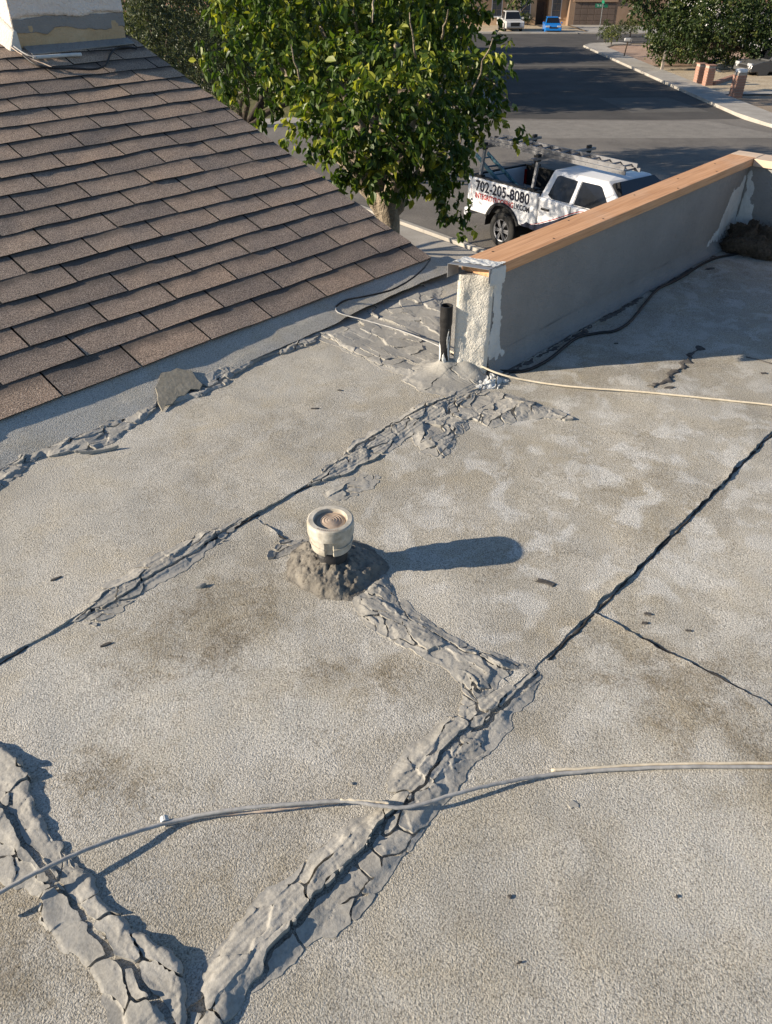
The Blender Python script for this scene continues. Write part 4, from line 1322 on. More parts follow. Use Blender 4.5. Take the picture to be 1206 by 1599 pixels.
# right-hand pavement with kerb stones and slabs
RK = [(21.5, 83), (18.6, 81.8), (17.4, 79), (16.9, 65), (16.2, 45), (16.0, 38), (16.6, 34), (18.5, 30), (24, 22), (48, -12)]
RS = [(22.2, 81.0), (20.2, 79.9), (19.1, 77.5), (18.6, 65), (17.9, 45), (17.7, 38.4), (18.2, 35.0), (19.9, 31.1), (25.3, 23.2), (49.4, -11)]
pav = sheet('pavement', [(x + (.16 if i < 6 else .1), y - (.1 if i > 5 else 0)) for i, (x, y) in enumerate(RK)] + RS[::-1], .11, MAT['concrete'], .16, label='concrete pavement along the far side of the street')
kerb_line('kerb_stone', RK, .16, .125, 1, pav)
# left side pavement and kerb by the truck
nl = [(p.x, p.y) for p in nearL]
s_ = Vector((-.809, -.588))
pav2 = sheet('pavement', [(x + s_.x * .16, y + s_.y * .16) for x, y in nl] + [(x + s_.x * 1.55, y + s_.y * 1.55) for x, y in nl[::-1]], .11, MAT['concrete'], .16, label='concrete pavement in front of the house beside the truck')
kerb_line('kerb_stone', nl, .16, .125, -1, pav2)
LK = [(-9.5, 34.5), (-3, 36.5), (3.2, 38.2), (5.2, 41), (5.6, 50), (5.8, 78), (4.6, 81.5), (2, 83), (-70, 83.5)]
pav3 = sheet('pavement', [(x - .05, y + .16) if i < 3 else ((x - .16, y) if i < 6 else (x - .1, y - .16)) for i, (x, y) in enumerate(LK)] +
             [(-70, 81.8), (1.6, 81.4), (3.4, 80.4), (4.2, 77.6), (4.0, 50), (3.7, 42), (2.2, 39.7), (-3.4, 38.1), (-9.9, 36.1)], .11, MAT['concrete'], .16, label='concrete pavement behind the leafy tree')
kerb_line('kerb_stone', LK, .16, .125, 1, pav3)
pav4 = sheet('pavement', [(-70, 97.16), (90, 96.16), (90, 97.7), (-70, 98.7)], .11, MAT['concrete'], .16, label='concrete pavement in front of the tan house')
kerb_line('kerb_stone', [(-30, 96.75), (20.5, 96.44)], .16, .125, 1, pav4)
# yards
sheet('lawn', [(-30, 38.5), (-9.9, 36.3), (-3.4, 38.3), (2.1, 39.9), (3.5, 42.2), (3.4, 47), (-30, 47)], .02, MAT['lawn'], label='dry grass lawn beyond the street corner')
sheet('yard', [(18.7, 62), (19.2, 77.5), (20.4, 79.8), (22.3, 80.9), (45, 80.9), (45, 62)], .03, MAT['gravel'], label='pink gravel yard on the street corner')
sheet('yard', [(18.0, 47.6), (18.45, 60), (40, 60), (40, 47.6)], .03, MAT['tan_gravel'], label='tan gravel yard under the large tree')
sheet('driveway', [(17.95, 46.4), (18.0, 47.5), (40, 50.2), (40, 47.0)], .034, MAT['concrete'], label='concrete drive running to the right')
sheet('driveway', [(22, 97.9), (31, 97.85), (30, 112), (22.5, 112)], .115, MAT['concrete'], label='wide concrete driveway of the tan house')
sheet('yard', [(-40, 98.8), (21.9, 98.0), (22.4, 115), (-40, 115)], .03, MAT['tan_gravel'], label='tan gravel front yard of the far house')
# leaf litter line in the gutter by the truck
# ---------------------------------------------------------------- walls of the house underneath
hw = MB()
hw.box(-.95, 4.88, -1.28, 1.66, -5.2, -.251)
hw.box(-.95, 3.30, 1.661, 2.60, -5.2, -.251)
hw.box(-.55, 3.05, 2.601, 8.4, -5.2, .02)
house = hw.build('house_wall', MAT['brown_wall'], roof=True)
tag(house, 'tan stucco walls of the house under the roofs', 'house')

# ---------------------------------------------------------------- small street things
MAT['brick'] = rough_mat('red_brick', (.27, .135, .095), (.40, .235, .175), 6, 4, .9, 60, .4, .01)
MAT['mortar'] = rough_mat('grey_mortar', (.32, .27, .22), (.42, .36, .30), 6, 4, .95, 60, .4, .01)
MAT['white_paint'] = flat_mat('white_paint', (.74, .74, .73), .5)
MAT['grey_metal'] = flat_mat('grey_metal', (.30, .30, .30), .45, .7)
MAT['sign_green'] = flat_mat('sign_green', (.005, .19, .10), .45)
MAT['sign_white'] = flat_mat('sign_white', (.8, .8, .8), .5)
MAT['dark_wood'] = rough_mat('dark_timber', (.05, .035, .025), (.10, .07, .05), 6, 4, .9, 40, .4, .01)
MAT['bark'] = rough_mat('grey_brown_bark', (.20, .16, .115), (.36, .30, .225), 6, 6, .95, 26, 1.0, .05)
MAT['bark_dark'] = rough_mat('dark_bark', (.045, .036, .028), (.10, .08, .06), 6, 6, .95, 26, 1.0, .05)
MAT['rock'] = rough_mat('pale_boulder', (.40, .34, .26), (.55, .49, .40), 2, 6, .95, 12, .7, .05)
MAT['glass'] = flat_mat('dark_glass', (.012, .013, .015), .08, 0, .1, .6)
MAT['tyre'] = rough_mat('tyre_rubber', (.012, .012, .012), (.025, .024, .023), 10, 3, .8, 60, .3, .01)
MAT['alloy'] = flat_mat('alloy_rim', (.20, .20, .21), .45, .6)
MAT['black_trim'] = flat_mat('black_trim', (.012, .012, .013), .6)

rb = random.Random(21)
brick_me = None


def pillar(label, px, py, wd, ht, top=None):
    global brick_me
    g = at_g(px, py)
    root = empty('brick_pillar', g, rad(8), label, 'brick pillar', 'brick pillars along the pavement')
    mb = MB(); mb.box(-wd / 2 + .012, wd / 2 - .012, -wd / 2 + .012, wd / 2 - .012, -.05, ht)
    mb.build('core', MAT['mortar'], root)
    if brick_me is None:
        b = MB(); b.box(-.5, .5, -.05, .05, -.5, .5); tmp = b.build('brick', MAT['brick']); brick_me = tmp.data
        bpy.data.objects.remove(tmp)
    rows = int(ht / .13)
    for r in range(rows):
        for fx in range(4):
            for c in range(2):
                o = bpy.data.objects.new('brick', brick_me); link(o, root)
                x = (-.25 + .5 * c) * (wd - .01) * (1 if r % 2 else 1) + (.04 if r % 2 else -.04) * (1 if c == 0 else 1) * 0
                lw = (wd - .03) / 2
                ang = fx * math.pi / 2
                o.scale = (lw, .3, .108)
                d = wd / 2 - .012 + rb.uniform(0, .006)
                lx = (c - .5) * (wd - .008) * .5 + (.03 if r % 2 else -.03)
                lx = max(-(wd - lw) / 2, min((wd - lw) / 2, lx))
                o.location = (lx * math.cos(ang) - d * math.sin(ang) * -1 * -1, lx * math.sin(ang) + d * math.cos(ang) * -1 * -1, .065 + r * .13)
                o.rotation_euler = (0, 0, ang)
    if top == 'mailbox':
        mb = MB(); mb.box(-wd / 2 + .03, wd / 2 - .03, -wd / 2 - .04, wd / 2 - .03, ht + .001, ht + .16)
        mb.build('mailbox', MAT['white_paint'], root, bevel=.05)
    else:
        mb = MB(); mb.box(-wd / 2 - .02, wd / 2 + .02, -wd / 2 - .02, wd / 2 + .02, ht + .001, ht + .05)
        mb.build('coping', MAT['brick'], root, bevel=.01)
    return root


pillar('left of two adjoining red brick pillars across the street', 1090, 131, .44, 1.02)
pillar('right of two adjoining red brick pillars across the street', 1104, 134, .44, 1.02)
pillar('red brick pillar topped by a white mailbox at the driveway', 1148, 152, .50, 1.15, 'mailbox')
# low brick edging beside the pillars
g0 = at_g(1114, 134); g1 = at_g(1150, 121)
ed = empty('brick_edging', g0, 0, 'low red brick edging beside the pair of brick pillars', 'edging')
dvec = g1 - g0
for k in range(12):
    a = dvec * (k / 12); b = dvec * ((k + .93) / 12)
    mb = MB(); mb.beam(a + Vector((0, 0, .10)), b + Vector((0, 0, .10)), .22, .22); mb.build('brick', MAT['brick'], ed)

# letterbox on a leaning post
g = at_g(974, 90)
lb = empty('post_mailbox', g, rad(-20), 'grey mailbox on a leaning post by the pink gravel yard', 'mailbox')
mb = MB(); mb.bar((0, 0, -.05), (.12, 0, 1.05), .045, 8); mb.build('post', MAT['dark_wood'], lb)
mb = MB(); mb.box(-.16, .38, -.13, .13, 1.051, 1.31); mb.build('box', MAT['galv'], lb, bevel=.08)
mb = MB(); mb.box(.383, .395, -.11, .11, 1.07, 1.28); mb.build('door', MAT['grey_metal'], lb, bevel=.004)
g = at_g(1033, 111)
sp = empty('timber_post', g, 0, 'pale timber post under the edge of the large tree', 'post')
mb = MB(); mb.hexa([(-.09, -.09, -.05), (.09, -.09, -.05), (.09, .09, -.05), (-.09, .09, -.05), (-.04, -.08, 1.2), (.12, -.08, 1.2), (.12, .08, 1.2), (-.04, .08, 1.2)])
mb.build('post', MAT['mortar'], sp, bevel=.01)

# street name sign: two green blades, white print too small to read in full
g = at_g(934, 62)
sg = empty('street_sign', g, 0, 'green street name sign on a thin grey pole at the corner', 'street sign')
mb = MB(); mb.bar((0, 0, -.05), (0, 0, 2.98), .04, 8); mb.build('pole', MAT['grey_metal'], sg)
mb = MB(); mb.box(-.70, .50, -.012, .012, 2.62, 2.94); bl = mb.build('sign_blade', MAT['sign_green'], sg, bevel=.004)
mb = MB(); mb.box(-.012, .012, -.5, .5, 2.96, 3.2); mb.build('sign_blade', MAT['sign_green'], sg, bevel=.004)


def text_mesh(name, body, size, mat, parent, matrix, shear=0.0, bold=0.0, sx=1.0):
    cu = bpy.data.curves.new(name, 'FONT'); cu.body = body; cu.size = size; cu.shear = shear; cu.offset = bold; cu.resolution_u = 3
    tmp = bpy.data.objects.new(name, cu); COL.objects.link(tmp)
    dg = bpy.context.evaluated_depsgraph_get()
    me = bpy.data.meshes.new_from_object(tmp.evaluated_get(dg))
    COL.objects.unlink(tmp); bpy.data.objects.remove(tmp)
    me.name = name; me.transform(Matrix.Diagonal((sx, 1, 1, 1)))
    me.materials.clear(); me.materials.append(mat)
    o = bpy.data.objects.new(name, me); link(o, parent); o.matrix_local = matrix
    return o


text_mesh('lettering', 'Th R St', .24, MAT['sign_white'], bl, Matrix.Translation((-.60, -.0135, 2.70)) @ Matrix.Rotation(rad(90), 4, 'X'), sx=1.05)

# boulders
for k, (px, py, s, lab) in enumerate(((1128, 108, .75, 'largest pale boulder behind the brick edging'), (1117, 113, .4, 'small pale boulder left of the largest boulder'),
                                     (1143, 108, .45, 'small pale boulder right of the largest boulder'), (1160, 116, .4, 'pale boulder near the dark parked car'), (1170, 113, .35, 'small boulder at the nose of the dark parked car'))):
    g = at_g(px, py); mb = MB(); n, m = 18, 9
    for i in range(n):
        for j in range(m):
            th = 2 * math.pi * i / n; ph = math.pi / 2 * j / (m - 1)
            q = 1 + .4 * float(fbm(math.cos(th) * 1.6 + 3 * k, math.sin(th) * 1.6 + ph, 4, 70 + k))
            mb.v.append((s * math.cos(th) * math.cos(ph) * q, .8 * s * math.sin(th) * math.cos(ph) * q, .62 * s * math.sin(ph) * q - .03))
    for i in range(n):
        for j in range(m - 1): mb.f.append((i * m + j, ((i + 1) % n) * m + j, ((i + 1) % n) * m + j + 1, i * m + j + 1))
    tag(mb.build('boulder', MAT['rock'], smooth=True, loc=g), lab, 'boulder', 'boulders in the tan yard')
# small stones strewn in the yard
for k in range(26):
    pass
# ---------------------------------------------------------------- vehicles
def arch_poly(x0, x1, zb, zt, arches, r, zc, top=None):
    """side panel outline with wheel-arch cut-outs along its lower edge, in x,z"""
    pts = []
    pts.append((x0, zb))
    for c in arches:
        dx = math.sqrt(max(r * r - (zb - zc) ** 2, 0)); a0 = math.atan2(zb - zc, -dx); a1 = math.atan2(zb - zc, dx)
        for i in range(11):
            a = a0 + (a1 - a0) * i / 10
            pts.append((c + r * math.cos(a), zc + r * math.sin(a)))
    pts.append((x1, zb))
    pts += top if top else [(x1, zt), (x0, zt)]
    return pts


def wheel(parent, x, y, r, wd, spokes=6, side=1, mats=('tyre', 'alloy')):
    hub = bpy.data.objects.new('wheel', None); hub.empty_display_size = .1; link(hub, parent); hub.location = (x, y, r)
    h = wd / 2
    mb = MB(); mb.lathe([(r * .64, -h), (r * .93, -h), (r, -h * .7), (r, h * .7), (r * .93, h), (r * .64, h), (r * .60, h * .5), (r * .60, -h * .5)], 28, (0, 0, 0), 'y', True)
    mb.build('tyre', MAT[mats[0]], hub, smooth=True)
    mb = MB(); o = h * .86 * side
    mb.lathe([(r * .635, o), (r * .60, o + .012 * side), (r * .56, o), (r * .56, o - .10 * side), (.001, o - .10 * side)], 24, (0, 0, 0), 'y')
    mb.build('rim_barrel', MAT['black_trim'], hub)
    mb = MB()
    mb.lathe([(r * .63, o + .001), (r * .61, o + .016 * side), (r * .55, o + .006 * side), (r * .55, o - .02 * side)], 28, (0, 0, 0), 'y')
    for k in range(spokes):
        for d in (-.13, .13):
            a = 2 * math.pi * k / spokes
            p = Vector((math.cos(a) * r * .10, o, math.sin(a) * r * .10)); q = Vector((math.cos(a + d) * r * .58, o, math.sin(a + d) * r * .58))
            mb.beam(p, q, .045, .03, (0, 1, 0))
    mb.lathe([(r * .14, o - .01 * side), (r * .14, o + .02 * side), (.001, o + .025 * side)], 14, (0, 0, 0), 'y')
    mb.build('rim', MAT[mats[1]], hub)
    return hub


MAT['truck_white'] = flat_mat('white_truck_paint', (.68, .68, .69), .25, 0, .02, .5)
MAT['navy'] = flat_mat('navy_vinyl', (.012, .016, .035), .35)
MAT['red_vinyl'] = flat_mat('red_vinyl', (.40, .03, .03), .4)
MAT['tail_red'] = flat_mat('red_lens', (.28, .008, .010), .2)
MAT['bedliner'] = rough_mat('black_bedliner', (.010, .010, .010), (.02, .02, .02), 20, 3, .75, 60, .4, .01)
MAT['alu'] = flat_mat('ladder_aluminium', (.22, .22, .23), .5, .5)
MAT['fibre_blue'] = flat_mat('blue_fibreglass', (.045, .14, .19), .5)
MAT['rubber'] = flat_mat('black_rubber', (.01, .01, .01), .7)
MAT['lamp_glass'] = flat_mat('clear_lamp', (.55, .56, .58), .12, .2)

TX, TY, TA = 3.52, 19.08, rad(-54.0)
pitch_t = math.atan(GSL * math.sin(TA))
truck = empty('pickup_truck', (TX, TY, gz(TY) + .004), TA, 'white pickup truck with roofing phone number and ladder rack on the street', 'pickup truck')
truck.rotation_euler = Matrix.Rotation(TA, 3, 'Z').to_quaternion().__matmul__(Matrix.Rotation(-pitch_t, 3, 'Y').to_quaternion()).to_euler()
HWD = 1.0
G = 1.06
# bed
for s in (-1, 1):
    mb = MB(); mb.prism(arch_poly(-1.24, G, .66, 1.43, [0.0], .57, .42), s * (HWD - .09), s * HWD)
    mb.build('bed_side', MAT['truck_white'], truck, bevel=.03)
    mb = MB(); mb.box(-1.22, G - .01, s * (HWD - .155) if s > 0 else -(HWD - .02), s * (HWD - .02) if s > 0 else -(HWD - .155), 1.4305, 1.462)
    mb.build('bed_rail_cap', MAT['black_trim'], truck, bevel=.008)
    # arch liner and flare
    mb = MB(); n = 16; R0, R1 = .555, .62
    vs = []; a0, a1 = rad(22), rad(158)
    for i in range(n + 1):
        a = a0 + (a1 - a0) * i / n
        for R_, yy in ((R0, HWD + .004), (R1, HWD + .004), (R1 - .02, HWD + .03), (R0, HWD + .034)):
            vs.append((R_ * math.cos(a), s * yy, .42 + R_ * math.sin(a)))
    fs = [(i * 4 + j, i * 4 + (j + 1) % 4, (i + 1) * 4 + (j + 1) % 4, (i + 1) * 4 + j) for i in range(n) for j in range(4)]
    mb.add(vs, fs); mb.build('wheel_flare', MAT['black_trim'], truck)
    mb = MB(); n = 14; vs = []
    for i in range(n + 1):
        a = math.pi * i / n
        for yy in (HWD - .01, HWD - .50): vs.append((.585 * math.cos(a), s * yy, .42 + .585 * math.sin(a)))
    fs = [(i * 2, i * 2 + 1, i * 2 + 3, i * 2 + 2) for i in range(n)]
    mb.add(vs, fs); mb.build('wheel_well', MAT['bedliner'], truck)
mb = MB()
mb.box(-1.20, G - .02, -HWD + .091, HWD - .091, .74, .80)
mb.box(G - .08, G - .02, -HWD + .0915, HWD - .0915, .801, 1.40)
for s in (-1, 1):
    mb.box(-.62, .62, s * (HWD - .33) if s > 0 else -(HWD - .092), s * (HWD - .092) if s > 0 else -(HWD - .33), .801, .98)
    mb.box(-1.2, G - .081, s * (HWD - .11) if s > 0 else -(HWD - .0905), s * (HWD - .0905) if s > 0 else -(HWD - .11), .981, 1.425)
mb.build('bed_liner', MAT['bedliner'], truck)
mb = MB(); mb.box(-1.27, -1.205, -HWD + .095, HWD - .095, .70, 1.41); mb.build('tailgate', MAT['truck_white'], truck, bevel=.02)
mb = MB(); mb.box(-1.275, -1.20, -HWD + .10, HWD - .10, 1.4105, 1.45); mb.build('tailgate_cap', MAT['black_trim'], truck, bevel=.01)
mb = MB(); mb.box(-1.40, -1.24, -HWD + .03, HWD - .03, .50, .69); mb.build('rear_bumper', MAT['truck_white'], truck, bevel=.04)
for s in (-1, 1):
    mb = MB()
    mb.hexa([(-1.285, s * .80, .98), (-1.10, s * 1.008, 1.02), (-1.13, s * 1.008, 1.30), (-1.285, s * .80, 1.36), (-1.23, s * .80, .98), (-1.08, s * .985, 1.02), (-1.11, s * .985, 1.30), (-1.23, s * .80, 1.36)])
    mb.build('taillight', MAT['tail_red'], truck, bevel=.01)
# cab: lower body, greenhouse, bonnet
FW = 3.70
for s in (-1, 1):
    top = [(4.62, .72), (4.66, 1.05), (4.45, 1.20), (3.45, 1.31), (2.9, 1.345), (G + .02, 1.38)]
    mb = MB(); mb.prism(arch_poly(G + .02, 4.60, .50, 0, [FW], .55, .42, top), s * (HWD - .12), s * (HWD - .012))
    mb.build('lower_body', MAT['truck_white'], truck, bevel=.03)
mb = MB()
mb.hexa([(3.42, -.88, .6), (4.64, -.88, .6), (4.64, .88, .6), (3.42, .88, .6), (3.45, -.93, 1.325), (4.50, -.86, 1.20), (4.50, .86, 1.20), (3.45, .93, 1.325)])
mb.build('bonnet', MAT['truck_white'], truck, bevel=.05)
mb = MB(); mb.box(4.60, 4.74, -.95, .95, .48, .78); mb.build('front_bumper', MAT['black_trim'], truck, bevel=.05)
mb = MB(); mb.box(4.60, 4.70, -.55, .55, .80, 1.14); mb.build('grille', MAT['black_trim'], truck, bevel=.03)
for s in (-1, 1):
    mb = MB(); mb.box(4.52, 4.69, s * .58 if s > 0 else -.93, s * .93 if s > 0 else -.58, .92, 1.12); mb.build('headlight', MAT['lamp_glass'], truck, bevel=.03)
mb = MB(); mb.box(G + .10, 4.55, -.86, .86, .42, .66); mb.build('chassis', MAT['black_trim'], truck)
ZB, ZT = 1.36, 1.90
b4 = [(G + .02, .955), (3.50, .93)]
t4 = [(G + .14, .70), (2.66, .665)]
gh = MB()
nr = 7
rings = []
for t, (zz, kx) in enumerate(((ZB, 0), (ZT - .05, .92), (ZT, 1.03))):
    f_ = (zz - ZB) / (ZT - ZB)
    xr = b4[0][0] + (t4[0][0] - b4[0][0]) * f_; xf = b4[1][0] + (t4[1][0] - b4[1][0]) * f_
    yr = b4[0][1] + (t4[0][1] - b4[0][1]) * kx; yf = b4[1][1] + (t4[1][1] - b4[1][1]) * kx
    rings.append([(xr, -yr, zz), (xf, -yf, zz), (xf + .05 * f_, 0, zz), (xf, yf, zz), (xr, yr, zz), (xr - .01, 0, zz)])
vs = [v for r_ in rings for v in r_] + [(t4[0][0] + .25, 0, ZT + .055), (t4[1][0] - .25, 0, ZT + .05)]
fs = [(i * 6 + j, i * 6 + (j + 1) % 6, (i + 1) * 6 + (j + 1) % 6, (i + 1) * 6 + j) for i in range(2) for j in range(6)]
o_ = 12
fs += [(o_ + 0, o_ + 1, 19, 18), (o_ + 1, o_ + 2, 19), (o_ + 2, o_ + 3, 19), (o_ + 3, o_ + 4, 18, 19), (o_ + 4, o_ + 5, 18), (o_ + 5, o_ + 0, 18), (0, 5, 4, 3, 2, 1)]
gh.add(vs, fs)
gh.build('cab', MAT['truck_white'], truck, bevel=.035)


def on_side(x, z, s, off=.006):
    """point on the sloping cab side"""
    f_ = (z - ZB) / (ZT - ZB)
    xr = b4[0][0] + (t4[0][0] - b4[0][0]) * f_; xf = b4[1][0] + (t4[1][0] - b4[1][0]) * f_
    yr = b4[0][1] + (t4[0][1] - b4[0][1]) * f_ * .985; yf = b4[1][1] + (t4[1][1] - b4[1][1]) * f_ * .985
    k_ = (x - xr) / (xf - xr)
    return (x, s * (yr + (yf - yr) * k_ + off), z)


def side_panel(name, outline, s, mat, parent, off):
    n = len(outline)
    vs = [on_side(x, z, s, off) for x, z in outline] + [on_side(x, z, s, off - .02) for x, z in outline]
    mb = MB(); mb.add(vs, [tuple(range(n))] + [(i, n + i, n + (i + 1) % n, (i + 1) % n) for i in range(n)])
    return mb.build(name, mat, parent)


MAT['gap'] = flat_mat('shut_line', (.01, .01, .012), .8)
for s in (-1, 1):
    # doors: lower skins slightly proud with dark shut lines between
    doors = []
    for x0, x1 in ((1.12, 2.02), (2.05, 3.12)):
        mb = MB(); mb.prism([(x0, .62), (x1, .62), (x1, 1.30), (x0, 1.34)], s * (HWD - .02), s * (HWD - .002))
        d = mb.build('door', MAT['truck_white'], truck, bevel=.012); doors.append(d)
        mb = MB(); mb.box(x0 + .10, x0 + .33, s * (HWD + .002) if s > 0 else -(HWD + .035), s * (HWD + .035) if s > 0 else -(HWD + .002), 1.13, 1.18); mb.build('handle', MAT['black_trim'], d, bevel=.012)
        mb = MB(); mb.prism([(x0 - .016, .60), (x0 - .004, .60), (x0 - .004, 1.34), (x0 - .016, 1.34)], s * (HWD - .025), s * (HWD - .0085)); mb.build('shut_line', MAT['gap'], truck)
    w1 = [(1.30, 1.44), (1.44, 1.385), (1.93, 1.385), (1.93, 1.80), (1.42, 1.83), (1.36, 1.80)]
    w2 = [(2.06, 1.385), (3.05, 1.385), (2.98, 1.45), (2.58, 1.79), (2.50, 1.81), (2.06, 1.81)]
    for w_, d in ((w1, doors[0]), (w2, doors[1])):
        side_panel('window', w_, s, MAT['glass'], d, .010)
    side_panel('door_pillar', [(1.955, 1.37), (2.035, 1.37), (2.035, 1.82), (1.955, 1.82)], s, MAT['truck_white'], truck, .014)
    mb = MB(); mb.box(2.86, 3.02, s * .98 if s > 0 else -1.26, s * 1.26 if s > 0 else -.98, 1.33, 1.56); mb.build('mirror', MAT['black_trim'], truck, bevel=.04)
    mb = MB(); mb.box(1.15, 3.10, s * (HWD - .06) if s > 0 else -(HWD + .07), s * (HWD + .07) if s > 0 else -(HWD - .06), .40, .46); mb.build('step_bar', MAT['black_trim'], truck, bevel=.02)
# windscreen and rear window
def plane_between(name, x0, z0, x1, z1, y0, y1, off, parent):
    d = Vector((x1 - x0, 0, z1 - z0)).normalized(); nrm = Vector((d.z, 0, -d.x)) * off
    vs = [(x0 + nrm.x, -y0, z0 + nrm.z), (x0 + nrm.x, y0, z0 + nrm.z), (x1 + nrm.x, y1, z1 + nrm.z), (x1 + nrm.x, -y1, z1 + nrm.z)]
    vs += [(a - nrm.x * 2, b, c - nrm.z * 2) for a, b, c in vs]
    mb = MB(); mb.hexa(vs); return mb.build(name, MAT['glass'], parent)


plane_between('windscreen', 3.45, ZB + .02, 2.76, ZT - .05, .86, .64, .045, truck)
plane_between('rear_window', G + .03, ZB + .06, G + .125, ZT - .10, .72, .58, -.025, truck)
for x in (0.0, FW):
    for s in (-1, 1): wheel(truck, x, s * (HWD - .14), .415, .28, 6, s)
# lettering and graphics on both bed sides
for s in (-1, 1):
    def mtx(x, z, off=.0025):
        if s < 0: return Matrix.Translation((x, -HWD - off, z)) @ Matrix.Rotation(rad(90), 4, 'X')
        return Matrix.Translation((-x + .0, HWD + off, z)) @ Matrix.Rotation(math.pi, 4, 'Z') @ Matrix.Rotation(rad(90), 4, 'X')
    xo = -.96 if s < 0 else -.98
    text_mesh('phone_number', '702-205-8080', .325, MAT['navy'], truck, mtx(xo, 1.155), bold=.009, sx=.98)
    w1 = text_mesh('web_address', 'INTEGRITYROOFING', .165, MAT['red_vinyl'], truck, mtx(xo, .99, .0026), bold=.006)
    w2 = text_mesh('web_address', 'LV.COM', .165, MAT['navy'], truck, mtx(xo, .99, .0026), bold=.006)
    e1 = max(v.co.x for v in w1.data.vertices); e2 = max(v.co.x for v in w2.data.vertices); kx = 1.82 / (e1 + e2 + .02)
    w1.data.transform(Matrix.Diagonal((kx, 1, 1, 1))); w2.data.transform(Matrix.Diagonal((kx, 1, 1, 1)))
    w2.matrix_local = mtx(xo + (e1 + .02) * kx, .99, .0026)
    if s < 0:
        mb = MB(); mb.prism([(-1.10, .90), (-1.04, .90), (-1.04, .94), (-1.05, .95), (-1.09, .95), (-1.10, .94)], -HWD - .003, -HWD - .0005); mb.build('emblem', MAT['navy'], truck)
        for k, (w_, z_) in enumerate(((.10, .84), (.08, .80), (.11, .76))):
            mb = MB(); mb.box(-1.07 - w_ / 2, -1.07 + w_ / 2, -HWD - .003, -HWD - .0005, z_, z_ + .022); mb.build('small_print', MAT['navy'], truck)
    # sweeping stripes along the doors
    def sweep(x):
        return .70 + .50 * sstep(.9, 2.6, np.array(x)) ** 1.2
    for (lo_, hi_, m_, o_) in ((-.10, .12, 'navy', .0012), (.12, .135, 'truck_white', .0016), (.135, .155, 'red_vinyl', .0012)):
        X = np.linspace(.62, 3.10, 30); vs = []
        for x in X:
            z = float(sweep(x)); t_ = min(1, (x - .6) / .8)
            ysd = HWD + o_ + .001
            vs += [(x, s * ysd, max(.64, z + lo_ * t_)), (x, s * ysd, max(.645, min(1.33, z + hi_ * t_)))]
        fs = [(2 * i, 2 * i + 2, 2 * i + 3, 2 * i + 1) for i in range(len(X) - 1)]
        mesh_obj('stripe', vs, fs, MAT[m_], truck)
    mb = MB(); mb.prism([(.62, .665), (G, .665), (G, .74), (.80, .78)], s * (HWD + .001), s * (HWD + .003)); mb.build('stripe', MAT['navy'], truck)
# ladder rack
rack = empty('ladder_rack', (0, 0, 0), 0, 'grey steel ladder rack standing on the truck bed rails', 'ladder rack')
rack.matrix_world = truck.matrix_basis
ZR = 2.08
for x in (-.92, .80):
    for s in (-1, 1):
        mb = MB(); mb.beam((x + .02, s * .92, 1.463), (x, s * .80, ZR - .04), .06, .06, (1, 0, 0)); mb.build('post', MAT['alu'] if s < 0 else MAT['black_trim'], rack)
        mb = MB(); mb.box(x - .08, x + .12, s * .92 - .06, s * .92 + .06, 1.4622, 1.50); mb.build('foot', MAT['black_trim'], rack)
        mb = MB(); mb.box(x - .035, x + .035, s * .80 - .06, s * .80 + .06, ZR - .06, ZR + .09); mb.build('clamp', MAT['black_trim'], rack, bevel=.01)
    mb = MB(); mb.beam((x, -1.0, ZR), (x, 1.0, ZR), .08, .05); mb.build('cross_bar', MAT['alu'], rack)


def ladder(name, label, parent_m, p0, p1, wd, rail_h, rung_n, mat, sections=1, off=.085, group=None, taper=1.0, foot=True):
    root = empty(name, (0, 0, 0), 0, label, 'ladder', group); root.matrix_world = parent_m
    p0 = Vector(p0); p1 = Vector(p1); d = (p1 - p0).normalized(); side = Vector((0, 0, 1)).cross(d).normalized(); upv = d.cross(side)
    for q in range(sections):
        o = upv * (off * q); sh = d * (.20 * q); w_ = wd - .07 * q
        for s in (-1, 1):
            mb = MB(); mb.beam(p0 + o + sh + side * s * w_ / 2, p1 + o - sh * .3 + side * s * w_ / 2 * taper, .03, rail_h, upv); mb.build('rail', mat, root)
        n = rung_n
        for i in range(n):
            c = p0 + o + sh + (p1 - p0 - sh * 1.3) * ((i + .5) / n); ww = w_ * (1 + (taper - 1) * (i + .5) / n)
            mb = MB(); mb.bar(c - side * (ww / 2 + .02), c + side * (ww / 2 + .02), .018, 8); mb.build('rung', mat, root)
    if foot:
        for s in (-1, 1):
            mb = MB(); mb.beam(p0 - d * .10 + side * s * wd / 2, p0 + side * s * wd / 2, .045, rail_h + .02, upv); mb.build('foot', MAT['rubber'], root)
    return root


TM = truck.matrix_basis.copy()
ladder('extension_ladder', 'long aluminium extension ladder lying on the truck rack', TM, (-1.15, -.43, ZR + .075), (3.05, -.43, ZR + .045), .46, .075, 14, MAT['alu'], 2, .078)
ladder('step_ladder', 'blue fibreglass ladder leaning in the truck bed', TM, (.55, -.55, .86), (-1.55, -.32, 1.78), .42, .085, 7, MAT['fibre_blue'], 1, .1, None, .8, False)


